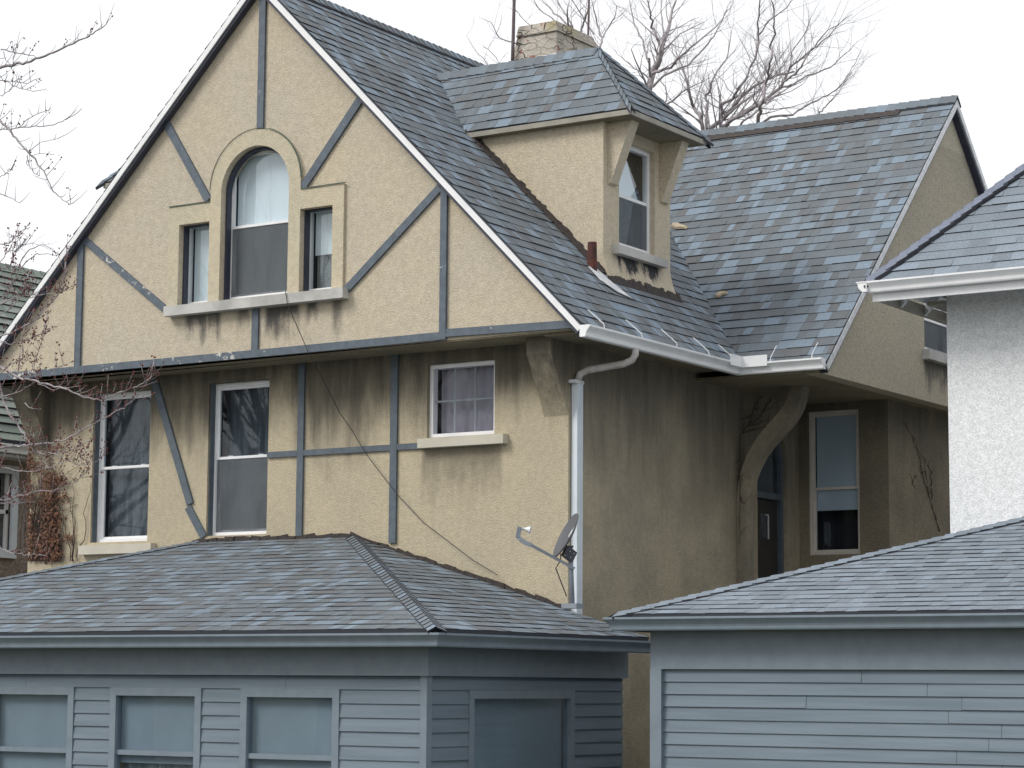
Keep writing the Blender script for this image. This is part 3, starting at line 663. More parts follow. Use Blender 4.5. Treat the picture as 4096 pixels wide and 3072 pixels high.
    for yy, s in ((Ya,-1),(Yb,1)):
        a = V(fx((Xd+.03,yy,mz(Xd+.03)))); b = V(fx((-2.25,yy,mz(-2.25)))); ns = 26
        for i in range(ns):
            p = a.lerp(b, i/ns); qv = a.lerp(b, (i+1)/ns); wdt = .10+.03*r.random()
            mb.prism([p, qv, qv+V((0,s*wdt,0)), p+V((0,s*wdt,0))], nn*.03)
            mb.prism([p+V((0,s*.012,0)), qv+V((0,s*.012,0)), qv+V((0,s*.012,.05+.05*r.random())), p+V((0,s*.012,.06+.04*r.random()))], (0,-s*.01,0))
    ns = 22
    for i in range(ns):
        ya = Ya-.05+(Yb-Ya+.1)*i/ns; yb_ = Ya-.05+(Yb-Ya+.1)*(i+1)/ns; h_ = .05+.045*r.random(); X2 = Xd+.115
        mb.prism([fx((X2-.02,ya,mz(X2-.02)+h_)),fx((X2-.02,yb_,mz(X2-.02)+h_)),fx((X2+.03,yb_,mz(X2+.03)+.02)),fx((X2+.03,ya,mz(X2+.03)+.02))], (0,0,-.04))
    mb.build('flashing', M['tar'], d)
    return d
dormer(False, 0)
dormer(True, -.15)

# chimney ---------------------------------------------------------------
cx0, cx1, cy0, cy1 = -4.60, -3.93, 6.0, 7.05
mb = MB()
def frus(mb, a, b, z0, z1, j=0):
    (x0,x1,y0,y1),(X0,X1,Y0,Y1) = a, b
    mb.add([(x0,y0,z0),(x1,y0,z0),(x1,y1,z0),(x0,y1,z0),(X0,Y0,z1),(X1,Y0,z1),(X1,Y1,z1),(X0,Y1,z1)], [(0,3,2,1),(4,5,6,7),(0,1,5,4),(1,2,6,5),(2,3,7,6),(3,0,4,7)])
frus(mb, (cx0-.06,cx1+.04,cy0-.05,cy1+.05), (cx0-.06,cx1+.04,cy0-.05,cy1+.05), 9.8, 11.50); frus(mb, (cx0-.055,cx1+.03,cy0-.04,cy1+.04), (cx0+.0,cx1-.0,cy0,cy1), 11.50, 11.84)
ch = mb.build('chimney', M['chimney'], H)
mb = MB(); frus(mb, (cx0-.0,cx1+.03,cy0-.03,cy1+.03), (cx0+.02,cx1-.02,cy0+.01,cy1-.01), 11.842, 12.0); mb.build('chimney_crown', M['chimney'], ch)
MB().box(cx1-.2,cx1+.07,cy0-.075,cy0-.052,11.46,11.49).box(cx1+.041,cx1+.07,cy0-.052,cy0+.45,11.46,11.49).build('drip_edge', M['white'], ch)

# vent pipe ---------------------------------------------------------------
vp = MB().tube([(-.37,1.10,7.22),(-.37,1.10,7.40),(-.37,1.10,7.62)], [.06,.056,.053], 14).build('vent_pipe', M['rust'], H, smooth=False)
n_ = V((s2,0,s2)); dd = V((s2,0,-s2))
def onroof(y, x, h=.02): return V((x,y,mz(x)))+n_*h
MB().prism([onroof(1.00,-.38),onroof(1.20,-.38),onroof(1.26,-.22),onroof(1.40,-.04),onroof(1.16,-.08),onroof(.98,-.2)], n_*.008).build('pipe_flashing', M['metal_white'], vp)

# ------------------------------------------------------------------ front porch of the same house
PZ, PT, PD = 4.27, .30, 3.9
ez = PZ-PT*PD; xl, xr = -5.15-PD, -2.9+PD
mb = MB()
shingles(mb, [(-5.15,-.0,PZ),(-2.9,-.0,PZ),(xr,-PD,ez),(xl,-PD,ez)], (1,0,0), seed=51, slab=.1, lift=.003, lam=.004, wav=.002)
shingles(mb, [(-2.9,-.0,PZ),(xr,-PD,ez),(xr,-.0,ez)], (0,1,0), seed=52, slab=.1, lift=.003, lam=.004, wav=.002)
shingles(mb, [(-5.15,-.0,PZ),(xl,-PD,ez),(xl,-.0,ez)], (0,1,0), seed=53, slab=.1)
prf = mb.build('porch_roof', M['shingle'], H)
mb = MB(); caps(mb, (xr,-PD,ez), (-2.9,0,PZ), (.96,0,-.26), (0,-.96,-.26), seed=54, lift=.02, th=.012); mb.build('hip_cap', M['shingle'], prf); mb = MB(); caps(mb, (xl,-PD,ez), (-5.15,0,PZ), (-.96,0,-.26), (0,-.96,-.26), seed=55, lift=.02, th=.012)
mb.build('hip_cap', M['shingle'], prf)
r = random.Random(4); mb = MB()
jl = [(-8.1,3.38),(-5.15,4.265),(-2.9,4.265),(0,3.40)]
for a, b in zip(jl[:-1], jl[1:]):
    k = int(abs(b[0]-a[0])/.13)
    for i in range(k):
        xa = a[0]+(b[0]-a[0])*i/k; xb_ = a[0]+(b[0]-a[0])*(i+1)/k; za = a[1]+(b[1]-a[1])*i/k+.02; zb = a[1]+(b[1]-a[1])*(i+1)/k+.02
        mb.prism([(xa,-.01,za-.02),(xb_,-.01,zb-.02),(xb_,-.01,zb+.012+.03*r.random()),(xa,-.01,za+.012+.03*r.random())], (0,-.035*r.uniform(.5,1),0))
mb.build('flashing', M['tar'], prf)
mb = MB(); gutter_run(mb, [(xl,-PD),(xr,-PD),(xr,0)], [(-1,-1),(1,-1),(1,0)], ez-.16); mb.build('porch_gutter', M['siding_trim'], H)
MB().box(xl+.25,xr-.25,-PD+.25,-PD+.45,ez-.42,ez-.10).box(xr-.45,xr-.25,-PD+.45,0,ez-.42,ez-.10).build('porch_beam', M['siding_trim'], H)
MB().box(xl,xr,-PD,0,ez-.12,ez-.105).build('porch_soffit', M['siding_trim'], H)
# enclosed porch walls: clapboards with a row of windows
def clap(mb, a, b, z0, z1, nrm, step=.115):
    a = V(a); b = V(b); n = V(nrm); z = z0
    rr_ = random.Random(int(z0*100)+int(abs(a.x*10))); Lw = (b-a).length; dr_ = (b-a)/Lw
    while z < z1-1e-4:
        t = min(z+step, z1); x = 0
        while x < Lw-1e-4:
            x2 = min(x+rr_.uniform(1.4,3.8), Lw); x2 = Lw if Lw-x2 < .5 else x2; k_ = rr_.gauss(0,.0015)
            p = a+dr_*x; qd = dr_*(x2-x-(.004 if x2 < Lw else 0))
            mb.prism([p+V((0,0,z)), p+V((0,0,z+k_))+n*(.022+k_), p+V((0,0,t))+n*.006, p+V((0,0,t))], qd); x = x2
        z = t
pw_y = -PD+.32; pw_x = xr-.32
mb = MB(); zt = ez-.42
pwin = [(-8.3,-7.1),(-6.6,-5.4),(-4.9,-3.7),(-3.2,-2.0),(-1.5,-.3)]
edges = [xl+.32]+[e for p in pwin for e in p]+[pw_x]
clap(mb, (xl+.32,pw_y,0), (pw_x,pw_y,0), 0, 1.25, (0,-1,0)); clap(mb, (xl+.32,pw_y,0), (pw_x,pw_y,0), 2.55, zt, (0,-1,0), .105)
for i in range(0, len(edges), 2): clap(mb, (edges[i],pw_y,0), (edges[i+1],pw_y,0), 1.25, 2.55, (0,-1,0), .13)
clap(mb, (pw_x,pw_y,0), (pw_x,-.02,0), 0, 1.25, (1,0,0)); clap(mb, (pw_x,pw_y,0), (pw_x,-.02,0), 2.55, zt, (1,0,0), .105)
clap(mb, (pw_x,pw_y,0), (pw_x,-2.9,0), 1.25, 2.55, (1,0,0), .13); clap(mb, (pw_x,-1.0,0), (pw_x,-.02,0), 1.25, 2.55, (1,0,0), .13)
pwall = mb.build('porch_wall', M['siding'], H)
for a, b in pwin:
    f = MB().box(a,a+.08,pw_y-.03,pw_y+.06,1.25,2.55).box(b-.08,b,pw_y-.03,pw_y+.06,1.25,2.55).box(a+.08,b-.08,pw_y-.03,pw_y+.06,2.47,2.55).box(a+.08,b-.08,pw_y-.03,pw_y+.06,1.25,1.33).box(a+.08,b-.08,pw_y,pw_y+.04,1.88,1.93).build('porch_window_frame', M['siding_trim'], H)
    MB().box(a+.08,b-.08,pw_y+.01,pw_y+.016,1.33,2.47).build('pane', M['glass_lo'], f)
    MB().box(a+.05,b-.05,pw_y+.07,pw_y+.075,(1.72,1.9,1.55,1.8,1.66)[pwin.index((a,b))],2.5).build('roller_shade', M['porch_shade'], f)
    nn = 30; MB().add([(a+.05+(b-a-.1)*i/nn, pw_y+.14+.02*math.sin(i*1.7), z) for z in (1.3,2.5) for i in range(nn+1)], [(i,i+1,nn+2+i,nn+1+i) for i in range(nn)]).build('curtain', M['curtain'], f, smooth=True)
a, b = -2.9, -1.0
f = MB().box(pw_x-.06,pw_x+.03,a,a+.08,1.25,2.55).box(pw_x-.06,pw_x+.03,b-.08,b,1.25,2.55).box(pw_x-.06,pw_x+.03,a+.08,b-.08,2.47,2.55).box(pw_x-.06,pw_x+.03,a+.08,b-.08,1.25,1.33).build('porch_window_frame', M['siding_trim'], H)
MB().box(pw_x-.016,pw_x-.01,a+.08,b-.08,1.33,2.47).build('pane', M['glass_lo'], f); MB().box(pw_x-.1,pw_x-.09,a+.05,b-.05,1.3,2.5).build('roller_shade', M['porch_shade'], f)
MB().box(pw_x-.04,pw_x+.034,pw_y-.034,pw_y+.05,0,zt).build('corner_board', M['siding_trim'], H)

# ------------------------------------------------------------------ satellite dish on the porch roof
DC = V((.63,-1.0,4.11)); DN = V((-.60,-.66,.45)).normalized()
T = thing('satellite_dish', 'dark grey satellite dish with side arm and white feed horn beside the downspout', 'satellite dish', (.62,-.92,3.40))
dx = V((0,0,1)).cross(DN).normalized(); dy = DN.cross(dx)
mb = MB(); nr, na = 6, 36; vs = []
for side_, off in ((0,0),(1,-.014)):
    for i in range(nr+1):
        rr = i/nr
        for k in range(na):
            a = 2*math.pi*k/na; vs.append(DC+dx*(math.cos(a)*rr*.225)+dy*(math.sin(a)*rr*.25)+DN*(.045*rr*rr+off))
fs = []
for s_ in (0,1):
    b = s_*(nr+1)*na
    for i in range(nr):
        for k in range(na): fs.append((b+i*na+k, b+i*na+(k+1)%na, b+(i+1)*na+(k+1)%na, b+(i+1)*na+k))
b = (nr+1)*na
for k in range(na): fs.append((nr*na+k, nr*na+(k+1)%na, b+nr*na+(k+1)%na, b+nr*na+k))
mb.add(vs, fs); mb.build('reflector', M['dish'], T, smooth=False)
# emblem: small white blocks of a worn logo on the reflector face
mb = MB(); lc = DC+dx*.10+dy*.06
sgn = 1 if (dx.dot(R_) > 0) else -1
lc = DC+dx*(.10*sgn)+dy*.03+DN*.020
for (u0,u1,v0,v1) in ((-.045,-.03,-.05,.0),(-.045,.0,-.05,-.038),(-.015,.0,-.05,.03),(-.03,.03,.0,.012),(.012,.026,-.02,.06),(.012,.045,.03,.042),(.038,.05,.03,.075),(-.03,-.016,.012,.04)):
    mb.prism([lc+dx*(u*sgn)*.8+dy*v_ for u, v_ in ((u0,v0),(u1,v0),(u1,v1),(u0,v1))], DN*.004)
mb.build('emblem', M['logo'], T)
lnb = at(2105,2112,-1.38); lowp = DC-dy*.22+DN*.03
armlow = at(2240,2243,-1.08)
mb = MB().rtube([armlow+V((.12,.09,-.08)), armlow, at(2125,2181,-1.32)], .022, .03, upv=(.5,-.8,0)); mb.build('arm', M['dish_arm'], T)
mb = MB().rtube([at(2125,2181,-1.32), at(2103,2172,-1.35), at(2082,2158,-1.38), at(2070,2145,-1.39)], .03, .045, upv=(.5,-.8,0)).rtube([at(2071,2150,-1.39), at(2079,2108,-1.39)], .04, .045, upv=(.5,-.8,0)); mb.build('arm_end', M['dish_arm'], T)
mb = MB().tube([at(2080,2113,-1.38), at(2098,2116,-1.35), at(2112,2118,-1.33), at(2122,2120,-1.32)], [.014,.012,.03,.042], 14); mb.build('feed_horn', M['metal_white'], T, smooth=False)
bk = DC-DN*.02-dy*.09
MB().prism([bk+dx*.05, bk-dx*.05, bk-dx*.05-DN*.12-dy*.02, bk+dx*.05-DN*.12-dy*.02], dy*(-.11)).prism([bk+dx*.03-DN*.06+dy*.03, bk-dx*.03-DN*.06+dy*.03, bk-dx*.03, bk+dx*.03], dy*(-.1)).build('mount_plate', M['dish_dark'], T)
mpt = bk-DN*.10-dy*.10
for i, (a_, b_) in enumerate(((.0,.0),(.03,.05),(-.03,.06),(.045,.0))):
    q_ = bk-DN*(.06+a_)-dy*(.04+b_)+V((.53,-.85,0))*.052; MB().tube([q_, q_+V((.53,-.85,0))*.006], .005, 8).build('bolt', M['metal_white'], T)
MB().tube([mpt, mpt+V((0,.0,-.08)), V((mpt.x+.02,mpt.y,3.42))], .024, 12).build('mast', M['dish_arm'], T, smooth=True)
MB().box(mpt.x-.07,mpt.x+.11,mpt.y-.07,mpt.y+.07,3.38,3.43).build('foot_plate', M['dish_arm'], T)
MB().tube([bk-dy*.1+DN*.02, bk-dy*.17-DN*.01, bk-dy*.26-DN*.0, V((mpt.x-.03,mpt.y-.03,3.5))], .006, 6).build('feed_cable', M['cable'], T)

# wire hanging from the arched window sill to the porch
pts = [(1142,1165,-.69),(1149,1212,-.70),(1174,1272,-.66),(1234,1411,-.62),(1256,1450,-.55),(1303,1540,-.35),(1358,1649,-.14),(1413,1729,-.07),(1462,1813,-.06),(1587,1977,-.06),(1696,2092,-.06),(1890,2239,-.06),(1990,2300,-.07)]
o = MB().tube([at(*p) for p in pts], .005, 5).build('wire', M['cable']); tag(o, 'thin black wire drooping from the arched window sill across the front wall', 'wire')

# antenna mast beside chimney
o = MB().tube([at(2049,272,5.9), at(2052,180,5.9), at(2060,-120,5.9), at(2064,-500,5.9)], [.026,.026,.022,.02], 8)
T = thing('antenna_mast', 'dark antenna mast strapped to left side of the cracked chimney', 'mast', tuple(at(2049,272,5.9)))
o.build('pole', M['pole'], T, smooth=True)
MB().box(-4.75,-4.655,5.93,5.96,11.20,11.23).box(-4.75,-4.655,5.93,5.96,11.06,11.09).build('strap', M['pole'], T)
q9 = at(2352,160,9.0); MB().tube([V((q9.x,q9.y,7.5)), q9, at(2355,60,9.0), at(2359,-300,9.0)], .018, 8).build('antenna_mast', M['pole'])
tag(bpy.data.objects['antenna_mast.001'], 'thin straight mast rising behind right end of the chimney', 'mast')

# debris on the wing roof
nK = V((0,-K,1)).normalized()
def deb(name, px, py, shape, label):
    d = ray(px, py); n0 = V((0,-K,1)); p0 = V((0,CY,CR)); t = n0.dot(p0-CAM)/n0.dot(d); c = CAM+d*t+nK*.02
    T = MB(); u = V((1,0,0)); v = nK.cross(u).normalized(); v = v if v.z > 0 else -v
    ring = [c+u*a+v*b for a, b in shape]; k = len(ring)
    T.add(ring+[p+nK*.028 for p in [c+(q_-c)*.75 for q_ in ring]], [tuple(range(k))[::-1], tuple(range(k, 2*k))]+[(i,(i+1)%k,k+(i+1)%k,k+i) for i in range(k)])
    o = T.build(name, M['debris']); tag(o, label, 'debris')
deb('bark_chip', 2718, 912, [(-.16,.06),(-.14,.10),(-.05,.085),(.06,.01),(.15,-.035),(.13,-.075),(.07,-.06),(-.03,-.05),(-.10,.0)], 'long curled tan bark chip in roof valley just right of the dormer')
deb('bark_chip', 2887, 1184, [(-.08,-.05),(-.07,.03),(-.01,.06),(.08,.04),(.085,.0),(.02,-.02),(-.01,-.06)], 'short tan bark chip lying lower in the roof valley')

# ------------------------------------------------------------------ white stucco neighbour on the right
NB = thing('white_stucco_house', 'white stucco house at right with grey-blue hipped shingle roof and white gutter', 'house', (9,5,0))
ex, ey, nz, nt_ = 3.58, 0.0, 6.64, 1.044; o_ = .54
MB().panel(rect(ex+o_,18,0,nz-.0), [], front(.6), .25).build('front_wall', M['stucco_white'], NB)
MB().panel(rect(.85,12,0,nz), [], lambda u,v,d: (ex+o_+d,u,v), .25).build('side_wall', M['stucco_white'], NB)
mb = MB(); Lh = 5.0
shingles(mb, [(ex,ey,nz),(ex+Lh,ey+Lh,nz+Lh*nt_),(16,ey+Lh,nz+Lh*nt_),(16+Lh,ey,nz)], (1,0,0), seed=61, slab=.05, tmin=.2, tmax=.5, expo=.142)
nr_ = mb.build('roof', M['shingle_nb'], NB)
mb = MB(); shingles(mb, [(ex,ey,nz),(ex+Lh,ey+Lh,nz+Lh*nt_),(ex,ey+2*Lh,nz)], (0,1,0), seed=62, slab=.05, tmin=.3, tmax=.6); mb.build('roof_side', M['shingle_nb'], NB)
mb = MB(); nn2 = 1/math.hypot(1,nt_)
caps(mb, (ex,ey,nz), (ex+Lh,ey+Lh,nz+Lh*nt_), (-nn2,0,-nt_*nn2), (0,-nn2,-nt_*nn2), seed=63, lift=.06, wd=.13, seg=.145); mb.build('hip_cap', M['cap_nb'], NB)
mb = MB(); gutter_run(mb, [(ex-.01,ey-.01),(21,ey-.01)], [(0,-1),(0,-1)], nz-.115, h=.11, d=.11); gg = mb.build('gutter', M['white'], NB)
mb = MB(); gutter_run(mb, [(ex-.012,ey+.02),(ex-.012,9)], [(-1,0),(-1,0)], nz-.125)
MB().box(ex-.125,ex-.012,ey-.12,ey+.02,nz-.016,nz-.004).prism([(ex-.115,ey-.115,nz-.016),(ex-.10,ey-.115,nz-.07),(ex-.06,ey-.115,nz-.11),(ex-.012,ey-.115,nz-.11),(ex-.012,ey-.115,nz-.016)], (0,.12,0)).build('gutter_end', M['white'], NB)
MB().box(ex,18,ey,ey+.03,nz-.2,nz-.06).build('fascia', M['white'], NB); MB().box(ex,ex+.03,ey+.03,9,nz-.18,nz-.06).build('fascia', M['taupe'], NB)
for i in range(12):
    mb = MB(); y = ey+.62+i*.62; mb.prism([(ex+.03,y,nz-.17),(ex+.03,y,nz-.07),(ex+o_,y,nz+.48),(ex+o_,y,nz+.36)], (0,.05,0)); mb.build('rafter_tail', M['metal_white'], NB)
MB().prism([(ex+.04,ey+.06,nz-.04),(ex+o_,ey+o_+.02,nz+.54),(ex+o_,9,nz+.54),(ex+.04,9,nz-.04)], (0,0,.01)).build('eave_boards', M['metal_white'], NB)
MB().box(ex+.36,ex+o_,ey+o_-.0,9,nz-.19,nz-.15).build('eave_moulding', M['taupe'], NB)
# its porch
pz = 4.28; L3 = 3.0; pt_ = .34; qx, qy, qz = 5.07-L3, .6-L3, 4.28-pt_*L3
mb = MB(); shingles(mb, [(5.07,.6,pz),(18,.6,pz),(18,qy,qz),(qx,qy,qz)], (1,0,0), seed=71, slab=.08, expo=.14, lift=.003, lam=.004, wav=.002); shingles(mb, [(5.07,.6,pz),(qx,qy,qz),(qx,3,qz),(5.07,3,pz)], (0,1,0), seed=72, slab=.08)
mb.build('porch_roof', M['shingle_nb'], NB)
mb = MB(); caps(mb, (qx,qy,qz), (5.07,.6,pz), (-.947,0,-.32), (0,-.947,-.32), seed=73, lift=.025, th=.014); mb.build('porch_hip_cap', M['shingle_nb'], NB)
mb = MB(); gutter_run(mb, [(qx,3),(qx,qy),(18,qy)], [(-1,0),(-1,-1),(0,-1)], qz-.15); mb.build('porch_gutter', M['siding_trim'], NB)
MB().box(qx+.2,18,qy+.2,qy+.4,qz-.5,qz-.09).box(qx+.2,qx+.4,qy+.4,.5,qz-.5,qz-.09).build('porch_beam', M['siding_trim'], NB)
MB().box(qx,18,qy,.5,qz-.1,qz-.085).build('porch_soffit', M['siding_trim'], NB)
mb = MB(); clap(mb, (qx+.25,qy+.25,0), (18,qy+.25,0), 0, qz-.5, (0,-1,0)); clap(mb, (qx+.25,.5,0), (qx+.25,qy+.25,0), 0, qz-.5, (-1,0,0)); mb.build('porch_wall', M['siding'], NB)
MB().box(qx+.2,qx+.32,qy+.19,qy+.31,0,qz-.5).build('corner_post', M['siding_trim'], NB)

# ------------------------------------------------------------------ neighbour on the left
LB = thing('grey_house', 'grey pebbledash house with sage green shingle roof at far left, half hidden by twigs', 'house', (-15,6,0))
lx = -11.3; ez_ = 6.05; tL = 1.0; hL = 2.75
# eave line through px (0,1760),(110,1785) on plane X=lx
def onX(px, py, X):
    d = ray(px, py); return CAM+d*((X-CAM.x)/d.x)
e0 = onX(0,1762,lx); zE = e0.z
mb = MB()
# ridge: z from px (80,1080) with X = lx-h
h_ = None
for k in range(200):
    h_ = k*.03; q_ = onX(80,1080,lx-h_)
    if zE+h_*tL >= q_.z: break
shingles(mb, [(lx,-2,zE),(lx,14,zE),(lx-h_,14,zE+h_*tL),(lx-h_,-2,zE+h_*tL)], (0,1,0), seed=81, expo=.2, lift=.02, slab=.1, tmin=.25, tmax=.5, wav=.008)
mb.prism([(lx-2*h_,-2,zE),(lx-2*h_,14,zE),(lx-h_,14,zE+h_*tL),(lx-h_,-2,zE+h_*tL)], (0,0,-.1))
lr = mb.build('roof', M['shingle_green'], LB)
mb = MB(); caps(mb, (lx-h_,-2,zE+h_*tL), (lx-h_,14,zE+h_*tL), (s2,0,-s2), (-s2,0,-s2), lift=.03, wd=.16, seg=.2); mb.build('ridge_cap', M['shingle_green'], lr)
mb = MB(); gutter_run(mb, [(lx,-2),(lx,14)], [(1,0),(1,0)], zE-.17); mb.build('gutter', M['gutter'], LB)
MB().box(lx-.4,lx,-2,14,zE-.22,zE-.18).build('soffit', M['metal_white'], LB)
wl = onX(20,2000,lx-.4); wy0 = onX(-30,2000,lx-.4).y; wy1 = onX(42,2000,lx-.4).y
zt_ = onX(30,1895,lx-.4).z; zb_ = onX(30,2200,lx-.4).z
MB().panel(rect(-1.6,13.6,0,zE-.1), [rect(wy0,wy1,zb_,zt_)], side(lx-.4), .2).build('wall', M['stucco_grey'], LB)
XF = lx-.4
f = MB().box(XF-.02,XF+.04,wy0-.12,wy0,zb_-.12,zt_+.12).box(XF-.02,XF+.04,wy1,wy1+.12,zb_-.12,zt_+.12).box(XF-.02,XF+.04,wy0,wy1,zt_,zt_+.12).box(XF-.02,XF+.05,wy0,wy1,zb_-.12,zb_).build('window_frame', M['spout'], LB)
MB().box(XF-.08,XF-.04,wy0,wy1,(zt_+zb_)/2-.03,(zt_+zb_)/2+.03).box(XF-.08,XF-.04,wy1-.05,wy1,zb_,zt_).build('sash', M['white'], f)
MB().box(XF-.10,XF-.095,wy0,wy1,zb_,zt_).build('pane', M['glass_lo'], f); MB().box(XF-.5,XF-.45,wy0-.3,wy1+.3,zb_-.3,zt_+.3).build('dark_backing', M['unlit_room'], f)
q_ = onX(48,1600,lx-.9); MB().box(lx-.98,lx-.82,q_.y-.1,q_.y+.1,q_.z-.3,q_.z+.22).build('vent_stack', M['rust'], lr)

# ------------------------------------------------------------------ dead creeper on the left corner
r = random.Random(17)
T = thing('dead_creeper', 'rust brown dead creeper clinging to left corner of the stucco front wall', 'climbing plant', (-7.9,-.05,3.6))
mb = MB(); lf = MB()
def leafq(mb, p, s, r, nrm=V((0,-1,0))):
    a = r.uniform(0, 6.28); d1 = V((math.cos(a), r.uniform(-.5,.5), math.sin(a)))*s; d2 = V((-math.sin(a), r.uniform(-.7,.7), math.cos(a)))*s*.6
    mb.add([p-d1, p+d2, p+d1*.9, p-d2*.8], [(0,1,2,3)])
blobs = [(205,2075,40,60,220),(200,2170,42,45,220),(190,1990,34,50,170),(165,2190,40,40,120),(215,2215,35,25,90),(205,1915,45,30,140),(240,1920,30,18,70),(118,2110,14,60,100),(115,1960,14,70,120),(118,1850,12,50,90),(118,1770,12,30,60),(260,1985,22,16,36),(275,2150,22,14,40),(150,1870,45,40,70),(240,1790,40,20,30),(130,2180,26,40,70)]
for px, py, sx_, sy_, n_l in blobs:
    for _ in range(n_l):
        x = r.gauss(px, sx_*.55); y = r.gauss(py, sy_*.55)
        p = at(x, y, -.03-abs(r.gauss(0,.05)))
        if p.x < -8.0: p = p + V((-.0,.1*r.random(),0))
        leafq(lf, p, r.uniform(.012,.030), r)
for _ in range(70):
    x = r.gauss(190,44); y = 2245; pts = []
    while y > r.uniform(1700,2000): pts.append(at(x,y,-.02-.02*r.random())); x += r.gauss(0,7); y -= r.uniform(18,34)
    if len(pts) > 2: mb.tube(pts, [.007*(1-i/len(pts))+.002 for i in range(len(pts))], 4)
for a_, b_ in (((230,2010),(300,1985)),((225,2090),(290,2040)),((230,2050),(310,2020)),((240,2120),(300,2170)),((220,1900),(290,1800)),((210,1930),(330,1850))):
    pts = [at(a_[0]+(b_[0]-a_[0])*t/6+r.gauss(0,3), a_[1]+(b_[1]-a_[1])*t/6+r.gauss(0,4), -.02) for t in range(7)]; mb.tube(pts, .003, 4)
mb.build('stem', M['vine_stem'], T); lf.build('leaves', M['vine_leaf'], T, fix=False)
# bare creeper on the curved bracket and the far recess wall
def creeper(name, label, lines, Yp, plane='y', rad=.006):
    mb = MB()
    for l in lines:
        pts = []
        for x, y in l:
            if plane == 'y': pts.append(at(x, y, Yp))
            else: pts.append(onX(x, y, Yp))
        # wiggle and twigs
        q = []
        for a, b in zip(pts[:-1], pts[1:]):
            for i in range(4): q.append(a.lerp(b, i/4)+V((r.gauss(0,.006), 0 if plane=='y' else r.gauss(0,.006), r.gauss(0,.006))))
        q.append(pts[-1]); mb.tube(q, [rad*(1-.7*i/len(q)) for i in range(len(q))], 4)
        for _ in range(len(q)//3):
            c = r.choice(q); e = c+V((r.gauss(0,.08) if plane=='y' else .0, 0 if plane=='y' else r.gauss(0,.08), r.uniform(0,.12))); mb.tube([c, (c+e)/2+V((0,0,.01)), e], .0025, 3)
    o = mb.build(name, M['vine_stem']); tag(o, label, 'climbing plant'); return o
zz = lambda L_: [(2880+x*600/2212, 1400+y*600/2212) for x, y in L_]
creeper('bare_creeper', 'leafless dark creeper fanning over the side of the curved bracket', [zz(l) for l in (
    [(275,1640),(290,1400),(300,1260),(420,1110),(540,1030),(660,900),(780,850),(880,860)], [(460,1090),(470,960),(510,850),(560,740),(640,620)], [(420,1110),(520,1100),(640,1050),(740,1050)],
    [(340,1220),(460,1180),(600,1160),(700,1120),(860,1000),(940,1000)], [(640,900),(720,760),(840,660)], [(510,880),(580,870)], [(300,1020),(400,990),(450,1000)])], .012, 'x')
creeper('bare_creeper', 'single dark creeper stem hanging down beside the arched door', [[(2957,1860),(2958,1960),(2959,2100),(2959,2180)],[(2960,1905),(2970,1920),(2962,1950)],[(2959,1990),(2968,2010),(2978,2015)]], 3.87)
ze4 = lambda L_: [(3000+x*1096/2212, 1450+y*1096/2212) for x, y in L_]
creeper('bare_creeper', 'bare dark creeper running up the shaded wall left of the white house', [ze4(l) for l in (
    [(1530,1360),(1480,1200),(1440,1060),(1380,880),(1350,700),(1310,600),(1240,490)], [(1470,1100),(1460,980),(1450,860),(1400,780),(1350,690)], [(1380,890),(1410,880),(1420,920),(1450,1060)], [(1340,900),(1310,980),(1350,1030)], [(1320,640),(1340,600)])], 1.245, 'x', .008)

# ------------------------------------------------------------------ trees
def twig(mb, p, d, ln, rad, depth, r, upb=.25, sub=5, bud=None, nseg=4, spread=.55):
    pts = [p]; d = d.normalized(); q = p
    for i in range(nseg):
        d = (d+V((r.gauss(0,.16), r.gauss(0,.16), r.gauss(0,.12)+upb*.25))).normalized(); q = q+d*(ln/nseg); pts.append(q)
    rads = [rad*(1-.7*i/nseg) for i in range(nseg+1)]
    mb.tube(pts, rads, 3 if rad < .012 else 5, cap=False)
    if bud is not None:
        for k in range(1, nseg+1):
            if r.random() < .75: budc(bud, pts[k], r)
    if depth <= 0: return
    for _ in range(sub):
        i = r.randint(1, nseg); dd_ = (d+V((r.gauss(0,spread), r.gauss(0,spread), r.gauss(0,spread)))).normalized()
        twig(mb, pts[i], dd_, ln*r.uniform(.45,.75), rads[i]*.6, depth-1, r, upb, max(2, sub-1), bud, nseg, spread)
def budc(bud, p, r, s=.012):
    for _ in range(r.randint(2,4)):
        c = p+V((r.gauss(0,.012), r.gauss(0,.012), r.gauss(0,.012))); q = s*r.uniform(.5,1.05)
        bud.add([c+V((q,0,0)),c-V((q,0,0)),c+V((0,q,0)),c-V((0,q,0)),c+V((0,0,q)),c-V((0,0,q))], [(0,2,4),(2,1,4),(1,3,4),(3,0,4),(2,0,5),(1,2,5),(3,1,5),(0,3,5)])
def limb(mb, pix, Y, w0, w1, r, dens=1., tl=1.2, depth=2, jit=.35, sub=4, zf=None):
    """a limb through picture points at distance Y, with its own depth wander"""
    yy = Y; pts = []
    for x, y in pix: yy += r.gauss(0, jit); pts.append(at(x, y, yy))
    q = []
    for a, b in zip(pts[:-1], pts[1:]):
        for i in range(3): q.append(a.lerp(b, i/3)+V((r.gauss(0,.02), 0, r.gauss(0,.02)))*min(1,(b-a).length))
    q.append(pts[-1]); n = len(q); rr = [.82*(w0+(w1-w0)*i/(n-1)) for i in range(n)]
    mb.tube(q, rr, 6)
    for i in range(2, n):
        if r.random() < dens*.62:
            d = (q[i]-q[i-1]).normalized(); sgn_ = r.choice((-1,1))
            dd_ = (d+R_*sgn_*r.uniform(.25,.9)+V((0,r.gauss(0,.5),r.uniform(.0,.5)))).normalized()
            twig(mb, q[i], dd_, tl*r.uniform(.4,1.), max(.0045, rr[i]*.4), depth, r, sub=sub)
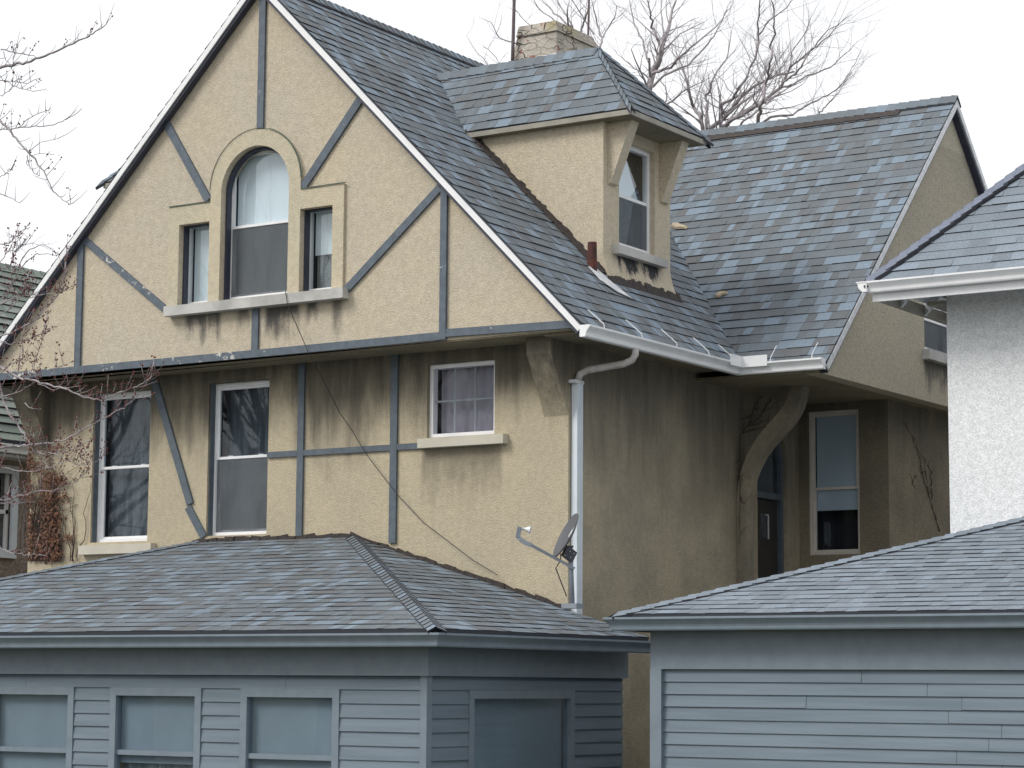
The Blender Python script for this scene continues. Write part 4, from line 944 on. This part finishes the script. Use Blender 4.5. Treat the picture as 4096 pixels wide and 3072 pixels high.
zC = lambda L_: [(2700+x*800/2212, y*800/2212) for x, y in L_]
zB = lambda L_: [(1850+x*900/2212, y*900/2212) for x, y in L_]
r = random.Random(23)
def big_tree(name, label, base, Y, limbs, trunk_top, wt=.22, **k):
    b = at(base[0], base[1], Y); b.z = 0
    T = thing(name, label, 'tree', tuple(b), group=None)
    tt = at(trunk_top[0], trunk_top[1], Y)
    MB().tube([b, b.lerp(tt,.35)+V((.1,0,0)), b.lerp(tt,.7)-V((.05,0,0)), tt], [wt*1.5, wt*1.15, wt, wt*.75], 9).build('trunk', M['bark_washed'], T, smooth=True)
    mb = MB()
    for l, w0, w1 in limbs: limb(mb, l, Y, w0, w1, r, **k)
    mb.build('crown', M['bark_washed'], T, smooth=True); return T
YC = 16.0
big_tree('bare_tree', 'large bare tree with many spreading pale limbs above the right-hand roof ridge', (2830,900), YC, [
 (zC([(310,1560),(330,1475),(400,1410),(560,1290),(640,1200),(720,1080),(850,970),(960,910),(1120,830),(1320,790)]),.06,.02),
 (zC([(440,1520),(480,1460),(560,1370),(650,1310),(760,1260),(850,1200),(930,1155),(1000,1110),(1060,1050),(1150,980),(1200,910),(1260,860),(1350,800),(1410,700),(1500,560),(1700,400),(1790,290)]),.06,.01),
 (zC([(905,1395),(930,1290),(930,1200),(970,1100),(990,980),(1000,920),(1040,800),(1060,650),(1080,500),(1090,300),(1100,100),(1060,0)]),.045,.012),
 (zC([(310,1500),(295,1330),(210,1180),(170,1080),(140,930),(100,790),(40,640),(0,560)]),.05,.012),
 (zC([(340,1430),(360,1160),(345,1060),(400,920),(470,780),(560,660),(600,540),(620,330)]),.035,.01),
 (zC([(500,1420),(520,1280),(515,1150),(640,1090),(720,960),(800,850),(830,740),(890,640),(920,450),(925,250),(940,0)]),.04,.015),
 (zC([(1150,970),(1280,940),(1400,880),(1520,825),(1720,745),(1880,600),(2020,460)]),.03,.006),
 (zC([(910,1400),(1060,1300),(1250,1270),(1400,1200),(1560,1110),(1660,1065),(1780,1000),(1900,850),(2000,700),(2060,560)]),.03,.006),
 (zC([(1500,1380),(1560,1310),(1620,1230),(1680,1170),(1780,1060),(1850,950),(1960,800)]),.022,.006),
 (zC([(1200,900),(1280,740),(1400,640),(1540,520),(1700,330),(1960,160)]),.03,.006),
 (zC([(700,1430),(760,1330),(850,1280),(920,1220)]),.03,.02),
 (zC([(920,400),(1040,230),(1200,110),(1300,0)]),.02,.008),
 (zC([(1270,760),(1290,570),(1440,370),(1500,200)]),.02,.006),
 (zC([(560,1290),(740,1140),(880,1040),(960,990)]),.03,.015),
 (zC([(720,960),(720,1080),(700,1130)]),.02,.02),
 ], (2815,560), tl=1.25, sub=3)
big_tree('bare_tree', 'slender bare tree with upright fork directly right of the dormer roof peak', (2590,900), YC-1, [
 (zB([(1800,1000),(1820,900),(1870,720),(1930,600),(1960,470),(1970,380)]),.085,.05),
 (zB([(1960,470),(1900,350),(1870,260),(1850,130),(1820,0)]),.035,.015),
 (zB([(1970,400),(2040,250),(2060,100),(2100,0)]),.045,.02),
 (zB([(1850,750),(1830,590),(1790,480),(1770,390),(1690,230),(1640,0)]),.03,.01),
 (zB([(1870,720),(1960,690),(2050,660),(2150,540),(2300,420),(2500,260),(2650,60)]),.04,.008),
 (zB([(1870,860),(1980,740),(2212,640),(2370,480),(2480,350),(2560,180),(2600,60)]),.03,.008),
 (zB([(1860,800),(1780,720),(1700,680),(1600,600),(1500,500)]),.02,.006),
 (zB([(1960,1060),(2010,980),(2000,850),(1900,760)]),.02,.01), (zB([(1990,1040),(2060,990),(2212,870),(2380,800)]),.03,.008),
 (zB([(1930,600),(1990,420),(1960,250),(1950,100),(1960,0)]),.025,.01),
 ], (2590,380), wt=.12, tl=1.05, sub=3)
big_tree('bare_tree', 'bare tree whose thin branches show behind and above the chimney', (2300,900), YC-2, [
 (zB([(1340,520),(1350,480),(1370,380),(1330,250),(1290,100),(1270,0)]),.03,.008), (zB([(1370,380),(1430,270),(1500,170),(1520,60),(1590,85)]),.02,.006),
 (zB([(1090,330),(1080,260),(960,60),(930,0)]),.025,.01), (zB([(1040,300),(1030,100),(1050,0)]),.022,.01), (zB([(1160,330),(1170,290),(1200,180),(1240,60),(1245,-60)]),.03,.015),
 (zB([(1000,330),(880,190),(760,100),(700,0)]),.022,.008), (zB([(1080,260),(900,130),(830,40),(780,0)]),.025,.008), (zB([(760,330),(660,245),(560,150),(520,100)]),.015,.006),
 (zB([(560,440),(490,420),(360,370),(280,220),(160,170)]),.018,.005), (zB([(280,690),(260,660),(200,560),(60,400),(40,350)]),.016,.005), (zB([(400,680),(370,640),(330,570),(200,460)]),.014,.005),
 (zB([(1290,330),(1270,310),(1200,200),(1120,60),(1080,0)]),.02,.008), (zB([(1350,470),(1290,420),(1250,380)]),.012,.006),
 ], (2320,330), wt=.12, tl=.9, sub=3, dens=.9)
big_tree('bare_tree', 'small grey tree showing above the sage green roof at far left', (60,1500), 13.0, [
 ([(70,1080),(85,1040),(120,1000),(175,975),(240,1020)],.02,.006), ([(40,1075),(55,1010),(75,985),(60,950),(30,930)],.018,.006), ([(80,985),(110,950),(95,935),(60,975)],.012,.005), ([(75,985),(130,970),(200,1000)],.01,.004)
 ], (60,1100), wt=.08, tl=.5, sub=2, dens=.6, depth=1)

# red-budded maple in front, left
T = thing('maple_tree', 'bare maple branches with small red buds reaching in from the left edge', 'tree', (-9.5,-6.5,0))
MB().tube([(-9.5,-6.5,0),(-9.4,-6.45,3),(-9.55,-6.4,6),(-9.3,-6.5,9),(-9.2,-6.5,12)], [.2,.17,.13,.09,.05], 10).build('trunk', M['bark'], T, smooth=True)
k5 = .603; z5 = lambda L_: [(x*k5, y*k5) for x, y in L_]
kk = 1100/2212; z0c = lambda L_: [(x*kk, 700+y*kk) for x, y in L_]; z0e = lambda L_: [(x*kk, 1450+y*kk) for x, y in L_]
mb = MB(); bud = MB()
def mlimb(pix, Y, w0, w1=.003, buds=1., stub=.14, st_n=1.):
    yy = Y; pts = [at(x, y, (yy := yy+r.gauss(0,.04))) for x, y in pix]
    q = []
    for a, b in zip(pts[:-1], pts[1:]):
        for i in range(4): q.append(a.lerp(b, i/4)+V((r.gauss(0,.006),0,r.gauss(0,.006))))
    q.append(pts[-1]); n = len(q); rr = [w0+(w1-w0)*i/(n-1) for i in range(n)]
    mb.tube(q, rr, 5)
    for i in range(2, n):
        if r.random() < .55*st_n:
            d = (q[i]-q[i-1]).normalized(); dd_ = (d*.5+R_*r.gauss(0,.35)+V((0,r.gauss(0,.3),r.uniform(.2,1.)))).normalized(); L_ = stub*r.uniform(.4,1.6)
            e = q[i]+dd_*L_; m1 = (q[i]+e)/2+V((0,0,-.01)); mb.tube([q[i], m1, e], [.004,.003,.002], 3)
            if r.random() < buds:
                for p in (m1, e): budc(bud, p, r)
        if r.random() < .3*buds: budc(bud, q[i], r, .009)
for l, w_ in ((z5([(-60,460),(0,450),(100,432),(200,405),(330,350),(430,315),(520,270),(600,232),(660,195),(710,150),(745,100)]),.022),
    (z5([(0,330),(80,345),(170,360),(240,385)]),.010), (z5([(20,340),(40,400),(80,430)]),.006), (z5([(85,430),(90,360),(95,290)]),.006),
    (z5([(-20,520),(0,528),(60,540),(180,550),(270,515)]),.008), (z5([(40,540),(130,585),(220,603),(300,598)]),.006),
    (z5([(-20,868),(0,865),(100,850),(230,840),(350,828),(430,795),(490,765),(545,720)]),.009), (z5([(-20,780),(0,800),(60,860),(120,935),(190,1015),(240,1065),(290,1140),(340,1250),(400,1315),(450,1345),(487,1353)]),.017),
    (z5([(120,850),(200,780),(270,745),(335,720)]),.006), (z5([(190,1010),(270,945),(385,918)]),.005), (z5([(200,1030),(290,1020),(360,1022)]),.004), (z5([(180,1020),(180,1090),(220,1140),(262,1168)]),.005),
    (z5([(0,1285),(70,1310),(130,1345)]),.006), (z5([(0,640),(60,600),(100,560)]),.006), (z5([(0,1180),(40,1150),(80,1120)]),.005)):
    mlimb(l, -5.2, w_*.8, buds=.22, stub=.15, st_n=.8)
for l, w_ in ((z0c([(0,565),(100,520),(180,450),(240,420)]),.008), (z0c([(0,700),(60,620),(140,600),(200,560)]),.006), (z0c([(160,750),(240,670),(310,630),(460,645)]),.007), (z0c([(0,760),(80,735),(120,640),(155,570)]),.007),
    ([(0,1220),(34,1198),(75,1185),(113,1180),(203,1177),(228,1169),(244,1167),(291,1155)],.009), (z0c([(0,1295),(100,1260),(200,1210),(300,1150),(380,1060),(470,960),(510,850),(530,750),(530,655)]),.010),
    (z0c([(0,1330),(80,1360),(150,1350),(230,1320),(300,1290),(360,1250),(370,1180)]),.006), (z0c([(0,1000),(60,960),(100,880),(130,820)]),.006), (z0c([(0,880),(70,900),(150,960),(240,990)]),.006), (z0c([(0,1120),(80,1080),(150,1000),(200,900),(230,800)]),.006),
    (z0c([(0,1600),(60,1540),(130,1500),(230,1490)]),.006), (z0c([(60,1600),(150,1560),(160,1450),(190,1390)]),.005), (z0c([(250,1600),(280,1500),(320,1380),(350,1300)]),.005), (z0c([(400,1620),(440,1560),(510,1520)]),.005),
    (z0e([(-40,0),(0,25),(120,110),(250,140),(400,180),(550,220),(650,270),(740,295),(820,300),(900,270),(1000,220),(1130,180),(1200,130),(1250,70)]),.016), (z0e([(-30,690),(0,680),(120,680),(250,660),(430,640),(520,625),(620,570),(740,500),(880,425),(1000,360),(1080,300),(1120,240)]),.015),
    (z0e([(-20,120),(20,290),(60,400),(150,520),(230,630),(270,710),(330,770),(400,850)]),.015), (z0e([(270,705),(350,735),(450,735),(600,690),(700,645),(750,610)]),.008),
    (z0e([(-20,835),(0,845),(150,870),(300,870),(400,845),(520,800),(620,770)]),.008), (z0e([(-30,1110),(0,1108),(150,1080),(300,1040),(420,1030),(520,1000),(620,950),(690,890),(715,830)]),.009),
    (z0e([(0,1135),(100,1135),(200,1120),(280,1120)]),.007), (z0e([(0,1490),(80,1530),(200,1545),(300,1550),(380,1550)]),.007), (z0e([(430,735),(550,790),(620,825),(700,820),(780,790),(830,750)]),.006),
    (z0e([(0,275),(150,240),(260,170),(320,90)]),.007), (z0e([(300,170),(420,215),(520,210),(650,190)]),.006), (z0e([(200,330),(260,370)]),.006)):
    mlimb(l, -5.0, w_*.85, buds=1., stub=.15)
mb.build('branches', M['bark_washed'], T, smooth=True); bud.build('buds', M['bud'], T, fix=False)

# bare street trees across the road: they are what the window panes reflect
r = random.Random(77)
proto = None
def street_tree():
    T = thing('street_tree', 'bare street tree across the road, seen only mirrored in the window panes', 'tree', (0,0,0), group='street trees across the road')
    mbt = MB().tube([(0,0,0),(.05,0,2.5),(0,.1,4.5),(.1,0,6.5)], [.32,.25,.2,.15], 10); mbt.build('trunk', M['bark'], T, smooth=True)
    mb = MB()
    for i in range(16):
        a = i*2.4; z = 3.2+i*.22; d = V((math.cos(a), math.sin(a), r.uniform(.7,1.5)))
        twig(mb, V((0,0,z)), d, r.uniform(3,4.6), .10, 3, r, upb=.5, sub=4, spread=.5)
    mb.build('crown', M['bark'], T); return T
proto = street_tree()
def dup(root, loc, rz, sc):
    c = root.copy(); COL.objects.link(c); c.location = loc; c.rotation_euler.z = rz; c.scale = (sc,)*3
    for ch in root.children: q = ch.copy(); COL.objects.link(q); q.parent = c
    return c
spots = [(-26,-38,.0,1.2),(-19,-42,1.2,1.3),(-33,-37,2.2,1.5),(-39,-43,3.1,1.7),(-12,-39,4.0,1.1),(-47,-39,5.,1.6),(-36,-50,.6,1.8),(-52,-47,1.9,1.7)]
for i, (x, y, a, s_) in enumerate(spots):
    if i == 0: proto.location = (x,y,0); proto.rotation_euler.z = a; proto.scale = (s_,)*3
    else: dup(proto, (x,y,0), a, s_)
